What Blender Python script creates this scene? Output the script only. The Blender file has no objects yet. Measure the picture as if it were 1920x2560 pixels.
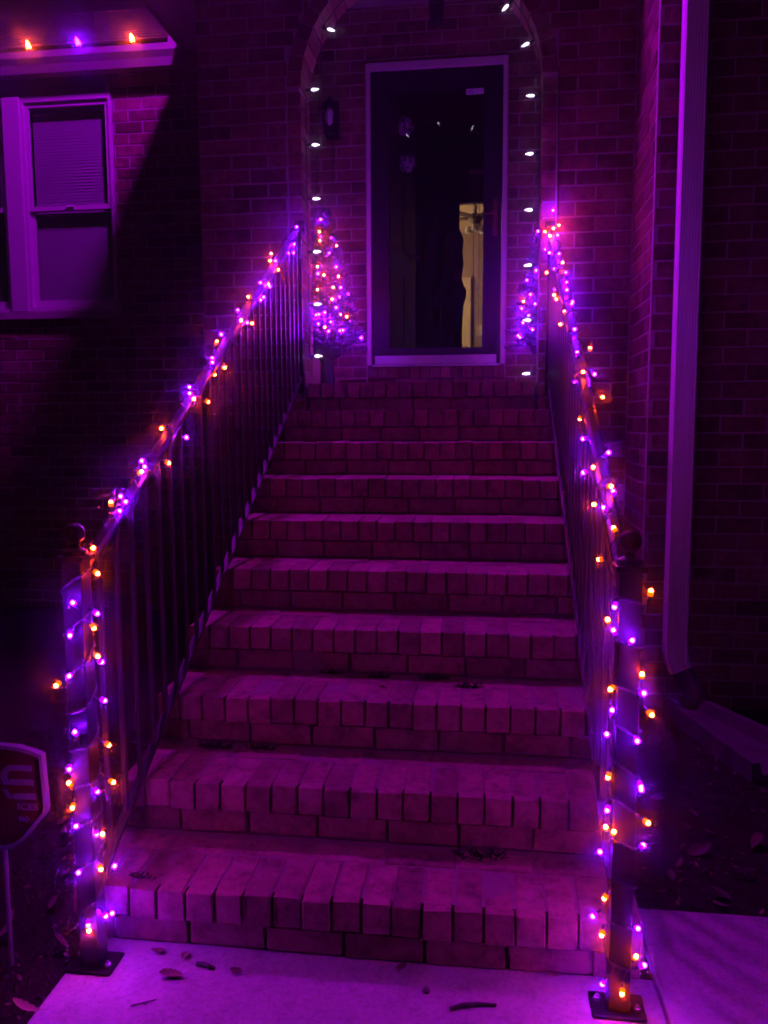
import bpy, bmesh, math, random
from mathutils import Vector, Matrix
random.seed(7)
R = math.radians
sc = bpy.context.scene

# ---------------------------------------------------------------- camera
cam_d = bpy.data.cameras.new('camera')
cam = bpy.data.objects.new('camera', cam_d)
sc.collection.objects.link(cam)
sc.camera = cam
CAM = Vector((0.3498, -2.0342, 1.4643))
YAW, PITCH, ROLL = R(7.2912), R(6.344), R(-0.2464)
fwd = Vector((-math.sin(YAW) * math.cos(PITCH), math.cos(YAW) * math.cos(PITCH), -math.sin(PITCH)))
rgt = Vector((math.cos(YAW), math.sin(YAW), 0))
upv = rgt.cross(fwd)
r2 = rgt * math.cos(ROLL) + upv * math.sin(ROLL)
u2 = -rgt * math.sin(ROLL) + upv * math.cos(ROLL)
mw = Matrix((r2, u2, -fwd)).transposed().to_4x4()
mw.translation = CAM
cam.matrix_world = mw
cam_d.sensor_fit = 'AUTO'
cam_d.sensor_width = 36.0
cam_d.lens = 2027.96 / 2560 * 36.0
cam_d.clip_start = 0.05
cam_d.clip_end = 500

# ---------------------------------------------------------------- night sky and exposure
world = bpy.data.worlds.new('World')
sc.world = world
world.use_nodes = True
wn = world.node_tree
sky = wn.nodes.new('ShaderNodeTexSky')
sky.sky_type = 'NISHITA'
sky.sun_disc = False
sky.sun_elevation = R(-4.0)
sky.sun_rotation = R(200)
wn.links.new(sky.outputs[0], wn.nodes['Background'].inputs[0])
wn.nodes['Background'].inputs[1].default_value = 0.05
sc.view_settings.view_transform = 'Standard'
sc.view_settings.look = 'None'
sc.view_settings.gamma = 1.0
sc.view_settings.exposure = 0.2
sc.render.engine = 'CYCLES'
sc.cycles.use_denoising = True
sc.cycles.filter_width = 1.7
sc.cycles.use_adaptive_sampling = True
sc.cycles.adaptive_threshold = 0.04
sc.cycles.volume_bounces = 0
sc.cycles.max_bounces = 6
sc.cycles.diffuse_bounces = 3
sc.cycles.glossy_bounces = 3
sc.cycles.transparent_max_bounces = 12
sc.cycles.sample_clamp_indirect = 2.0
sc.cycles.caustics_reflective = False
sc.cycles.caustics_refractive = False
try:
    sc.cycles.use_light_tree = True
except Exception:
    pass

# strengths of the lamps the place has
S_RAIL, S_POST, S_TREE = 760.0, 740.0, 1250.0      # purple LED strings; orange ones give ORANGE of that
ORANGE = 0.6
C_PURPLE, C_ORANGE = (0.21, 0.0016, 1.0), (1.0, 0.038, 0.005)
C_FLOOD, S_FLOOD = (0.55, 0.0, 1.0), 850.0          # purple lamp above the porch roof

# ---------------------------------------------------------------- helpers
COL = sc.collection

def link(name, me, mat=None, parent=None):
    o = bpy.data.objects.new(name, me)
    COL.objects.link(o)
    if me is not None and mat is not None and not me.materials:
        me.materials.append(mat)
    if parent is not None:
        o.parent = parent
    return o

def tag(o, label=None, cat=None, group=None, kind=None):
    if label: o['label'] = label
    if cat: o['category'] = cat
    if group: o['group'] = group
    if kind: o['kind'] = kind
    return o

def thing(name, label, cat, loc=(0, 0, 0), rz=0, group=None):
    o = bpy.data.objects.new(name, None)
    o.empty_display_size = 0.05
    COL.objects.link(o)
    o.location = loc
    o.rotation_euler = (0, 0, rz)
    return tag(o, label, cat, group)

class MB:
    """collects shapes for one mesh"""
    def __init__(s):
        s.v = []; s.f = []
    def add(s, v, f):
        n = len(s.v)
        s.v += [tuple(a) for a in v]
        s.f += [tuple(i + n for i in q) for q in f]
    def box(s, x0, x1, y0, y1, z0, z1, jit=0):
        j = lambda: random.uniform(-jit, jit)
        v = [(x + j(), y + j(), z + j()) for z in (z0, z1) for y in (y0, y1) for x in (x0, x1)]
        s.add(v, [(0, 2, 3, 1), (4, 5, 7, 6), (0, 1, 5, 4), (2, 6, 7, 3), (0, 4, 6, 2), (1, 3, 7, 5)])
    def cbox(s, x0, x1, y0, y1, z0, z1, b=.004):
        """box with chamfered edges: 24 verts"""
        xs, ys, zs = (x0, x1), (y0, y1), (z0, z1)
        bm = bmesh.new()
        bmesh.ops.create_cube(bm, size=1, matrix=Matrix.Translation(((x0 + x1) / 2, (y0 + y1) / 2, (z0 + z1) / 2)) @ Matrix.Diagonal((x1 - x0, y1 - y0, z1 - z0, 1)))
        bmesh.ops.bevel(bm, geom=bm.edges[:], offset=b, segments=2, affect='EDGES', profile=.6)
        bm.verts.index_update()
        s.add([v.co[:] for v in bm.verts], [[v.index for v in f.verts] for f in bm.faces])
        bm.free()
    def bar(s, a, b, w, h, up=(0, 0, 1)):
        """rectangular bar a->b, width w (sideways), height h"""
        a, b = Vector(a), Vector(b)
        d = (b - a).normalized(); up = Vector(up)
        x = d.cross(up).normalized(); y = x.cross(d)
        v = []
        for p in (a, b):
            for sx, sy in ((-1, -1), (1, -1), (1, 1), (-1, 1)):
                v.append(p + x * sx * w / 2 + y * sy * h / 2)
        s.add(v, [(0, 1, 2, 3), (4, 7, 6, 5), (0, 4, 5, 1), (1, 5, 6, 2), (2, 6, 7, 3), (3, 7, 4, 0)])
    def prof(s, pts, a, b, up=(0, 0, 1)):
        """profile (sideways, up) swept from a to b"""
        a, b = Vector(a), Vector(b)
        d = (b - a).normalized(); x = d.cross(Vector(up)).normalized(); y = x.cross(d)
        n = len(pts)
        v = [p + x * q[0] + y * q[1] for p in (a, b) for q in pts]
        s.add(v, [(i, (i + 1) % n, n + (i + 1) % n, n + i) for i in range(n)] + [tuple(range(n))[::-1], tuple(range(n, 2 * n))])
    def tube(s, pts, r, n=6, close=True):
        pts = [Vector(p) for p in pts]
        rs = r if isinstance(r, (list, tuple)) else [r] * len(pts)
        rings = []
        ref = Vector((0.31, 0.17, 0.93))
        for i, p in enumerate(pts):
            d = (pts[min(i + 1, len(pts) - 1)] - pts[max(i - 1, 0)])
            d = d.normalized() if d.length > 1e-9 else Vector((0, 0, 1))
            x = d.cross(ref)
            if x.length < 1e-3: x = d.cross(Vector((1, 0, 0)))
            x.normalize(); y = d.cross(x)
            rings.append([p + (x * math.cos(2 * math.pi * k / n) + y * math.sin(2 * math.pi * k / n)) * rs[i] for k in range(n)])
        v = [q for g in rings for q in g]
        f = []
        for i in range(len(pts) - 1):
            for k in range(n):
                f.append((i * n + k, i * n + (k + 1) % n, (i + 1) * n + (k + 1) % n, (i + 1) * n + k))
        if close:
            f.append(tuple(range(n))[::-1]); f.append(tuple(range((len(pts) - 1) * n, len(pts) * n)))
        s.add(v, f)
    def lathe(s, prof, c=(0, 0, 0), n=16, M=None):
        """prof = [(r,z)...] about local z"""
        c = Vector(c)
        v = []
        for r_, z in prof:
            for k in range(n):
                q = Vector((r_ * math.cos(2 * math.pi * k / n), r_ * math.sin(2 * math.pi * k / n), z))
                if M is not None: q = M @ q
                v.append(c + q)
        f = []
        for i in range(len(prof) - 1):
            for k in range(n):
                f.append((i * n + k, i * n + (k + 1) % n, (i + 1) * n + (k + 1) % n, (i + 1) * n + k))
        f.append(tuple(range(n))[::-1]); f.append(tuple(range((len(prof) - 1) * n, len(prof) * n)))
        s.add(v, f)
    def poly(s, pts, t, axis='Y'):
        """flat outline (x,z) extruded t along +Y"""
        n = len(pts)
        v = [(x, 0, z) for x, z in pts] + [(x, t, z) for x, z in pts]
        s.add(v, [tuple(range(n)), tuple(range(n, 2 * n))[::-1]] + [(i, n + i, n + (i + 1) % n, (i + 1) % n) for i in range(n)])
    def mesh(s, name, smooth=False):
        me = bpy.data.meshes.new(name)
        me.from_pydata(s.v, [], s.f)
        me.update()
        bm = bmesh.new(); bm.from_mesh(me)
        bmesh.ops.recalc_face_normals(bm, faces=bm.faces)
        bm.to_mesh(me); bm.free()
        if smooth:
            me.polygons.foreach_set('use_smooth', [True] * len(me.polygons))
            try: me.set_sharp_from_angle(angle=R(40))
            except Exception: pass
        return me
    def build(s, name, mat, parent=None, smooth=False):
        return link(name, s.mesh(name, smooth), mat, parent)

# ---------------------------------------------------------------- materials
class NT:
    def __init__(s, name):
        s.m = bpy.data.materials.new(name); s.m.use_nodes = True
        s.t = s.m.node_tree; s.n = s.t.nodes; s.b = s.n['Principled BSDF']
        s.out = s.n['Material Output']
    def node(s, t, **k):
        n = s.n.new(t)
        for a, b in k.items(): setattr(n, a, b)
        return n
    def link(s, a, b): s.t.links.new(a, b)
    def noise(s, scale, detail=4, rough=.6, vec=None):
        n = s.node('ShaderNodeTexNoise'); n.inputs['Scale'].default_value = scale
        n.inputs['Detail'].default_value = detail; n.inputs['Roughness'].default_value = rough
        if vec is not None: s.link(vec, n.inputs['Vector'])
        return n
    def coord(s, kind='Object'):
        return s.node('ShaderNodeTexCoord').outputs[kind]
    def geo(s): return s.node('ShaderNodeNewGeometry')
    def ramp(s, fac, stops):
        r = s.node('ShaderNodeValToRGB')
        while len(r.color_ramp.elements) < len(stops): r.color_ramp.elements.new(.5)
        for e, (p, c) in zip(r.color_ramp.elements, stops):
            e.position = p; e.color = (c[0], c[1], c[2], 1)
        s.link(fac, r.inputs[0]); return r.outputs[0]
    def mix(s, fac, a, b, mode='MIX'):
        m = s.node('ShaderNodeMix', data_type='RGBA', blend_type=mode)
        for inp, v in ((m.inputs[0], fac), (m.inputs[6], a), (m.inputs[7], b)):
            if isinstance(v, (int, float)): inp.default_value = v
            elif isinstance(v, (tuple, list)): inp.default_value = (v[0], v[1], v[2], 1)
            else: s.link(v, inp)
        return m.outputs[2]
    def bump(s, h, strength=.3, dist=.002):
        b = s.node('ShaderNodeBump'); b.inputs['Strength'].default_value = strength
        b.inputs['Distance'].default_value = dist
        s.link(h, b.inputs['Height']); s.link(b.outputs[0], s.b.inputs['Normal'])
    def set(s, color=None, rough=None, metal=None, spec=None):
        for k, v in (('Base Color', color), ('Roughness', rough), ('Metallic', metal), ('Specular IOR Level', spec)):
            if v is None: continue
            if isinstance(v, (int, float)): s.b.inputs[k].default_value = v
            elif isinstance(v, (tuple, list)): s.b.inputs[k].default_value = (v[0], v[1], v[2], 1)
            else: s.link(v, s.b.inputs[k])
        return s.m

def plain(name, col, rough=.6, metal=0, var=.15, scale=30, bump=.15, spec=.5):
    t = NT(name)
    n = t.noise(scale, vec=t.geo().outputs['Position'])
    c = t.mix(n.outputs['Fac'], tuple(x * (1 - var) for x in col), tuple(min(1, x * (1 + var)) for x in col))
    t.set(c, rough, metal, spec)
    if bump: t.bump(n.outputs['Fac'], bump, .002)
    return t.m

def brick_mat(name, island=False, lo=(.11, .04, .045), mid=(.20, .075, .08), hi=(.30, .14, .13)):
    t = NT(name)
    rnd = t.geo().outputs['Random Per Island'] if island else t.node('ShaderNodeObjectInfo').outputs['Random']
    base = t.ramp(rnd, [(0, lo), (.35, mid), (.7, tuple(x * 1.15 for x in mid)), (1, hi)])
    pos = t.geo().outputs['Position']
    n1 = t.noise(38, 6, .7, pos); n2 = t.noise(7, 3, .5, pos); n3 = t.noise(260, 2, .5, pos)
    d = t.ramp(n1.outputs['Fac'], [(.3, (.62, .6, .6)), (.55, (1, 1, 1)), (.8, (1.18, 1.12, 1.1))])
    c = t.mix(1.0, base, d, 'MULTIPLY')
    # old mortar smears and lime bloom
    sm = t.ramp(n2.outputs['Fac'], [(.52, (0, 0, 0)), (.72, (1, 1, 1))])
    m = t.node('ShaderNodeMath', operation='MULTIPLY'); t.link(sm, m.inputs[0]); t.link(n1.outputs['Fac'], m.inputs[1])
    c = t.mix(m.outputs[0], c, (.36, .25, .23))
    n4 = t.noise(15, 5, .7, pos)
    c = t.mix(1.0, c, t.ramp(n4.outputs['Fac'], [(.32, (.5, .46, .5)), (.5, (1, 1, 1)), (.72, (1.22, 1.1, 1.15))]), 'MULTIPLY')
    h = t.mix(.5, n1.outputs['Fac'], n3.outputs['Fac'])
    t.bump(h, .8, .006)
    return t.set(c, .88, 0, .25)

M = {}
M['brick'] = brick_mat('wall_brick')
M['brick_i'] = brick_mat('wall_brick_far', True)
M['step_brick'] = brick_mat('step_brick', False, (.20, .085, .10), (.28, .12, .14), (.36, .16, .18))
M['mortar'] = plain('mortar', (.36, .32, .315), .95, 0, .25, 60, .5, .2)
M['step_mortar'] = plain('step_mortar', (.23, .155, .165), .95, 0, .4, 40, .5, .2)
M['iron'] = None
def iron():
    t = NT('painted_iron')
    n = t.noise(90, 4, .6, t.geo().outputs['Position'])
    c = t.mix(n.outputs['Fac'], (.003, .003, .0036), (.008, .0075, .009))
    r = t.ramp(n.outputs['Fac'], [(.3, (.34, .34, .34)), (.75, (.55, .55, .55))])
    t.set(c, r, 0, .12); t.bump(n.outputs['Fac'], .25, .0015)
    return t.m
M['iron'] = iron()
M['iron_rail'] = plain('satin_iron_rail', (.022, .020, .025), .35, 0, .3, 90, .1, .6)
M['white'] = plain('white_paint', (.54, .52, .53), .45, 0, .06, 14, .08)
M['alum'] = plain('white_aluminium', (.88, .86, .9), .45, 0, .05, 9, .03)
M['fascia'] = plain('gutter_paint', (.22, .20, .205), .5, 0, .15, 9, .1)
M['black_paint'] = plain('black_door_paint', (.014, .012, .02), .5, 0, .1, 50, .05, .3)
M['steel'] = plain('brushed_steel', (.6, .6, .6), .35, 1.0, .15, 160, .1)
M['bronze'] = plain('bronze', (.22, .09, .06), .45, .7, .25, 90, .1)
M['dark_wood'] = plain('dark_wood', (.06, .045, .045), .45, 0, .3, 20, .1)
M['cable'] = plain('cable_sleeve', (.012, .03, .018), .35, 0, .2, 200, 0)
M['pot'] = plain('urn_glaze', (.035, .03, .032), .45, 0, .3, 40, .3)
M['shingle'] = plain('roof_shingle', (.05, .045, .045), .95, 0, .4, 50, .6)
M['soil'] = None
M['leaf'] = None

def concrete():
    t = NT('walk_concrete')
    pos = t.geo().outputs['Position']
    a = t.noise(3.2, 7, .7, pos); b = t.noise(60, 6, .75, pos); c = t.noise(420, 2, .5, pos); st = t.noise(9, 5, .7, pos)
    col = t.ramp(a.outputs['Fac'], [(.25, (.20, .19, .18)), (.5, (.35, .34, .325)), (.75, (.46, .45, .43))])
    col = t.mix(.5, col, t.ramp(b.outputs['Fac'], [(.3, (.13, .12, .115)), (.52, (.38, .37, .36)), (.8, (.56, .55, .54))]))
    v = t.node('ShaderNodeTexVoronoi'); v.inputs['Scale'].default_value = 48; t.link(pos, v.inputs['Vector'])
    peb = t.ramp(v.outputs['Distance'], [(.05, (.8, .8, .8)), (.17, (0, 0, 0))])
    col = t.mix(peb, col, (.56, .54, .52))
    v2 = t.node('ShaderNodeTexVoronoi'); v2.inputs['Scale'].default_value = 31; t.link(pos, v2.inputs['Vector'])
    pit = t.ramp(v2.outputs['Distance'], [(.03, (.7, .7, .7)), (.12, (0, 0, 0))])
    col = t.mix(pit, col, (.09, .085, .08))
    stain = t.ramp(st.outputs['Fac'], [(.50, (0, 0, 0)), (.75, (.7, .7, .7))])
    col = t.mix(stain, col, (.17, .155, .145))
    t.set(t.mix(1.0, col, (1.06, .94, 1.1), 'MULTIPLY'), .85, 0, .3)
    t.bump(t.mix(.5, b.outputs['Fac'], c.outputs['Fac']), .7, .006)
    return t.m
M['concrete'] = concrete()

def soil():
    t = NT('bed_soil')
    pos = t.geo().outputs['Position']
    a = t.noise(6, 5, .6, pos); b = t.noise(55, 6, .75, pos)
    col = t.ramp(b.outputs['Fac'], [(.3, (.02, .014, .01)), (.55, (.06, .045, .035)), (.8, (.13, .1, .08))])
    col = t.mix(a.outputs['Fac'], col, (.045, .035, .028))
    t.set(col, 1, 0, .1); t.bump(b.outputs['Fac'], 1, .03)
    return t.m
M['soil'] = soil()

def leafy(name, lo, hi):
    t = NT(name)
    rnd = t.node('ShaderNodeObjectInfo').outputs['Random']
    isl = t.geo().outputs['Random Per Island']
    f = t.node('ShaderNodeMath', operation='ADD'); t.link(rnd, f.inputs[0]); t.link(isl, f.inputs[1])
    g = t.node('ShaderNodeMath', operation='FRACT'); t.link(f.outputs[0], g.inputs[0])
    t.set(t.ramp(g.outputs[0], [(0, lo), (1, hi)]), .7, 0, .3)
    return t.m
M['leaf'] = leafy('dead_leaf', (.10, .06, .035), (.36, .25, .17))
M['bed_leaf'] = leafy('bed_leaf', (.045, .03, .02), (.16, .11, .08))
M['stained'] = plain('stained_concrete', (.10, .09, .085), .95, 0, .4, 14, .5, .2)
M['grass'] = leafy('grass_blade', (.025, .05, .015), (.10, .11, .05))
M['needle'] = leafy('fir_needle', (.015, .035, .025), (.07, .11, .09))
M['weed'] = leafy('weed_leaf', (.01, .02, .008), (.035, .04, .02))
M['petal'] = leafy('petal', (.55, .55, .7), (.9, .9, .95))

def emit(name, col, s):
    t = NT(name)
    e = t.node('ShaderNodeEmission'); e.inputs[0].default_value = (*col, 1); e.inputs[1].default_value = s
    t.link(e.outputs[0], t.out.inputs['Surface'])
    return t.m
for k_, s_ in (('rail', S_RAIL), ('post', S_POST), ('tree', S_TREE)):
    M['P_' + k_] = emit('purple_led_' + k_, C_PURPLE, s_)
    M['O_' + k_] = emit('orange_led_' + k_, C_ORANGE, s_ * ORANGE)
M['P_lens'] = emit('purple_led_lens', (.24, 0.0, 1.0), 1.5)
M['O_lens'] = emit('orange_led_lens', (1.0, .09, .0), 2.2)
M['purple_big'] = emit('purple_roof_bulb', C_PURPLE, 240)
M['orange_big'] = emit('orange_roof_bulb', (1.0, 0.06, 0.006), 190)
M['white_led'] = emit('white_led', (.88, .74, 1.0), 9.0)

def glass(name, tint=(1, 1, 1), rough=.0, refl=1.0, diffuse=0):
    """thin pane: mirror reflection by Fresnel over see-through"""
    t = NT(name)
    tr = t.node('ShaderNodeBsdfTransparent'); tr.inputs[0].default_value = (*tint, 1)
    gl = t.node('ShaderNodeBsdfGlossy'); gl.inputs['Roughness'].default_value = rough
    fr = t.node('ShaderNodeFresnel')
    io = t.node('ShaderNodeMath', operation='MULTIPLY_ADD'); io.inputs[1].default_value = 1 / 1.5 - 1.5; io.inputs[2].default_value = 1.5
    t.link(t.geo().outputs['Backfacing'], io.inputs[0]); t.link(io.outputs[0], fr.inputs[0])
    mu = t.node('ShaderNodeMath', operation='MULTIPLY'); mu.inputs[1].default_value = refl
    t.link(fr.outputs[0], mu.inputs[0])
    mx = t.node('ShaderNodeMixShader')
    t.link(mu.outputs[0], mx.inputs[0]); t.link(tr.outputs[0], mx.inputs[1]); t.link(gl.outputs[0], mx.inputs[2])
    if diffuse:
        df = t.node('ShaderNodeBsdfDiffuse'); df.inputs[0].default_value = (.8, .8, .8, 1)
        m2 = t.node('ShaderNodeMixShader'); m2.inputs[0].default_value = diffuse
        t.link(mx.outputs[0], m2.inputs[1]); t.link(df.outputs[0], m2.inputs[2]); mx = m2
    t.link(mx.outputs[0], t.out.inputs['Surface'])
    return t.m
M['pane'] = glass('window_glass', (.9, .92, .92), .0, 1.0)
M['shell'] = glass('faceted_bulb_shell', (.93, .93, .97), .12, 1.2, .10)
M['frost'] = plain('frosted_glass', (.75, .75, .8), .35, 0, .05, 30, 0)

# ---------------------------------------------------------------- measures of the place
RISE, RUN, NST = 0.1697, 0.3122, 10
XL, XR = -0.804, 0.764            # sides of the stairs
YW, WT = 2.80, 0.2435             # porch front wall, its thickness
YD = 4.09                         # house front wall (door and window)
JL, JR = -0.742, 0.633            # jambs of the arch
ACX, ARAD, SPR = (JL + JR) / 2, (JR - JL) / 2, 3.39
PL, PR = -1.369, 1.141            # outer edge of the porch, inside corner on the right
RY = 2.195                        # front of the wing on the right
LAND = NST * RISE
PITCH_B, LEN_B = 0.0842, 0.2215
FPX = 2027.96

def in_frame(p, margin=60):
    d = Vector(p) - CAM
    z = d.dot(fwd)
    if z < .2: return None
    x, y = 960 + FPX * d.dot(r2) / z, 1280 - FPX * d.dot(u2) / z
    return z if -margin < x < 1920 + margin and -margin < y < 2560 + margin else None

# ---------------------------------------------------------------- ground, walk
g = MB()
nx, ny = 60, 60
def gz(x, y):
    if abs(x) < 6 and -4 < y < 6:
        b = .012 * math.sin(x * 7.1 + y * 3.3) + .01 * math.sin(x * 13.7 - y * 9.1)
    else: b = 0
    bed = .02 if (x > .78 and y > .37) else 0
    return -.035 + b * .7 + bed
xs = [-150, -60, -25, -12] + [-6 + .2 * i for i in range(61)] + [12, 25, 60, 150]
ys = [-150, -60, -25, -12] + [-4 + .2 * i for i in range(51)] + [12, 25, 60, 150]
vv = [(x, y, gz(x, y)) for y in ys for x in xs]
W = len(xs)
g.add(vv, [(j * W + i, j * W + i + 1, (j + 1) * W + i + 1, (j + 1) * W + i) for j in range(len(ys) - 1) for i in range(W - 1)])
tag(g.build('ground', M['soil'], None, True), kind='structure')

# walk: slab in front of the stairs, running on to the right beside them
w = MB()
w.cbox(-.762, .80, -6.0, .03, -.10, 0.0, .01)
tag(w.build('walkway', M['concrete']), kind='structure')
w = MB()
w.cbox(.806, 3.6, -6.0, .352, -.10, .001, .01)
tag(w.build('walkway', M['concrete']), kind='structure')

# ---------------------------------------------------------------- bricks
BRK = {}
def brick_meshes(key, l, h, d, mat, kind='face'):
    """six slightly different meshes of one brick size; 'face': front face at y=0"""
    if key in BRK: return BRK[key]
    out = []
    for k in range(6):
        m = MB()
        j = lambda a=.0012: random.uniform(-a, a)
        c = .003
        if kind == 'face':
            v = []
            for (ins, y) in ((0, d), (0, c), (c, 0)):
                for sx, sz in ((-1, -1), (1, -1), (1, 1), (-1, 1)):
                    v.append((sx * (l / 2 - ins) + j(), y + (j(.0008) if y < d else 0), sz * (h / 2 - ins) + j()))
            f = [(8, 9, 10, 11)]
            for a in (0, 4):
                f += [(a + i, a + (i + 1) % 4, a + 4 + (i + 1) % 4, a + 4 + i) for i in range(4)]
            m.add(v, f)
        else:
            m.cbox(-l / 2, l / 2, 0, d, -h, 0, .0045)
            m.v = [(x + j(.0018), y + j(.0026), z + j(.0014)) for x, y, z in m.v]
            for q in range(2):                    # chipped corners
                i = min(range(len(m.v)), key=lambda k: (m.v[k][0] - random.choice((-l, l)) / 2) ** 2 + m.v[k][1] ** 2 + (m.v[k][2] + random.choice((0, h))) ** 2)
                x, y, z = m.v[i]; m.v[i] = (x * .93, y + .006, z * .94 - .003)
        me = m.mesh('brick')
        me.materials.append(mat)
        out.append(me)
    BRK[key] = out
    return out

def place_bricks(parent, items, limit=300, mat_far=None):
    """items: (mesh, loc, rz or euler, sx).  The ones that show largest become objects, the rest one joined mesh"""
    sc_ = []
    for it in items:
        z = in_frame(it[1])
        sc_.append((1e9 if z is None else z, it))
    sc_.sort(key=lambda a: a[0])
    far = MB()
    for n, (z, (me, loc, rot, sx)) in enumerate(sc_):
        e = rot if isinstance(rot, tuple) else (0, 0, rot)
        if n < limit and z < 1e8:
            o = bpy.data.objects.new('brick', me)
            COL.objects.link(o); o.parent = parent
            o.location = loc; o.rotation_euler = e; o.scale = (sx, 1, 1)
        else:
            from mathutils import Euler
            mt = Matrix.Translation(loc) @ Euler(e).to_matrix().to_4x4() @ Matrix.Diagonal((sx, 1, 1, 1))
            far.add([mt @ v.co for v in me.vertices], [tuple(p.vertices) for p in me.polygons])
    if far.v:
        tag(far.build('brickwork', mat_far or M['brick_i'], parent), kind='stuff')

def rebase(t, loc):
    loc = Vector(loc)
    t.location = loc
    for c in t.children:
        c.location = Vector(c.location) - loc

def courses(u0, u1, z0, z1, hole=None, off=0, zbase=0.0):
    """running bond between u0 and u1: (centre, z, length)"""
    out = []
    n0 = int(math.floor((z0 - zbase) / PITCH_B)); n1 = int(math.ceil((z1 - zbase) / PITCH_B))
    for n in range(n0, n1):
        zc = zbase + (n + .5) * PITCH_B
        spans = [(u0, u1)]
        if hole: spans = hole(zc, u0, u1)
        sh = off + (LEN_B / 2 if n % 2 else 0)
        for a, b in spans:
            k = math.floor((a - sh) / LEN_B)
            while sh + k * LEN_B < b:
                x0, x1 = max(a, sh + k * LEN_B), min(b, sh + (k + 1) * LEN_B)
                if x1 - x0 > .03: out.append(((x0 + x1) / 2, zc, x1 - x0))
                k += 1
    return out

def wall_items(cs, plane, facing, seed=0):
    ms = brick_meshes('wall', LEN_B - .010, PITCH_B - .010, .035, M['brick'])
    it = []
    for u, z, L in cs:
        me = random.choice(ms)
        sx = (L - .010) / (LEN_B - .010)
        p = plane + random.uniform(-.0015, .0025)
        if facing == 'Y': it.append((me, (u, p, z), 0.0, sx))
        else: it.append((me, (p, u, z), -math.pi / 2, sx))
    return it

# ---------------------------------------------------------------- stairs
stair = thing('brick_staircase', 'straight flight of ten red brick steps climbing to the arched porch', 'stairs', (0, 0, 0))
rowm = brick_meshes('row', .0755, .087, .200, M['step_brick'], 'box')
strm = brick_meshes('str', .2115, .072, .07, M['step_brick'], 'box')
trem = brick_meshes('tre', .2115, .05, .092, M['step_brick'], 'box')
for k in range(1, NST + 1):
    y0, zt = (k - 1) * RUN, k * RISE
    a, b = (XL, XR) if k < NST else (JL + .012, JR - .012)
    m = MB()
    yb = k * RUN + .024 if k < NST else YW + .30
    m.box(a + .006, b - .006, y0 + .034, yb, 0 if k < NST else 1.5, zt - .004)
    step = m.build('step', M['step_mortar'], stair)
    n = 19 if k < NST else 17
    pw = (b - a) / n
    for i in range(n):
        o = link('brick', random.choice(rowm), None, step)
        o.location = (a + (i + .5) * pw, y0 + random.uniform(-.004, .004), zt + random.uniform(-.003, .002))
        o.rotation_euler = (random.uniform(-.012, .012), random.uniform(-.012, .012), random.uniform(-.02, .02))
        o.scale = (pw / .0825, 1, 1)
    # stretcher course under the nosing
    sh = (0.5 if k % 2 else 0.13) * LEN_B
    x = a - sh
    while x < b - .02:
        x0, x1 = max(x, a), min(x + LEN_B, b)
        if x1 - x0 > .04:
            if k == 4 and x0 < -.24 < x1:       # the broken brick
                o = link('brick', random.choice(strm), None, step)
                o.scale = ((x1 - x0) / LEN_B * .45, 1, 1)
                o.location = (x1 - (x1 - x0) * .24, y0 + .017, zt - .0945)
            else:
                o = link('brick', random.choice(strm), None, step)
                o.scale = ((x1 - x0 - .009) / .2115, 1, 1)
                o.location = ((x0 + x1) / 2, y0 + .017 + random.uniform(-.003, .003), zt - .0945)
                o.rotation_euler = (0, random.uniform(-.006, .006), random.uniform(-.008, .008))
        x += LEN_B
    # stretcher row at the back of the tread
    if k <= 7:
        x = a - ((.13 if k % 2 else .6) * LEN_B)
        while x < b - .02:
            x0, x1 = max(x, a), min(x + LEN_B, b)
            if x1 - x0 > .04:
                o = link('brick', random.choice(trem), None, step)
                o.scale = ((x1 - x0 - .009) / .2115, 1, 1)
                o.location = ((x0 + x1) / 2, y0 + .211, zt + random.uniform(-.004, .0))
                o.rotation_euler = (random.uniform(-.01, .01), random.uniform(-.01, .01), random.uniform(-.01, .01))
            x += LEN_B

# ---------------------------------------------------------------- porch
porch = thing('brick_porch', 'red brick porch with a round arch opening at the head of the steps', 'porch')
PY = lambda o: setattr(o, 'location', (0, YW, 0))
def arc_pts(r, n=30):
    return [(ACX + r * math.cos(math.pi - math.pi * i / n), SPR + r * math.sin(math.pi - math.pi * i / n)) for i in range(n + 1)]
rc = ARAD + .012
outl = [(PL + .008, 0.0), (ACX - rc, 0.0)] + arc_pts(rc) + [(ACX + rc, 0.0), (PR + .1, 0.0), (PR + .1, 4.62), (-1.17, 4.62), (PL + .008, 4.49)]
m = MB(); m.poly(outl, WT - .02)
m.v = [(x, y + .004, z) for x, y, z in m.v]
PY(m.build('wall', M['mortar'], porch))
# side walls, floor and ceiling of the porch
m = MB(); m.box(PL + .01, PL + .2, WT - .01, YD - YW - .001, 0, 4.49)
PY(m.build('side_wall', M['mortar'], porch))
m = MB(); m.box(PR - .19, PR + .1, WT - .01, YD - YW - .001, 0, 4.62)
PY(m.build('side_wall', M['mortar'], porch))
m = MB(); m.box(PL + .2, PR - .19, WT + .06, YD - YW - .002, 1.5, LAND - .004)
PY(m.build('floor', M['concrete'], porch))
m = MB(); m.box(PL + .2, PR - .19, WT - .012, YD - YW - .002, 4.42, 4.46)
PY(m.build('ceiling', M['fascia'], porch))
m = MB()
for x in range(9):
    xx = PL + .25 + x * .26
    m.box(xx, xx + .012, WT, YD - YW - .01, 4.413, 4.421)
PY(m.build('ceiling_batten', M['fascia'], porch))
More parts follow.
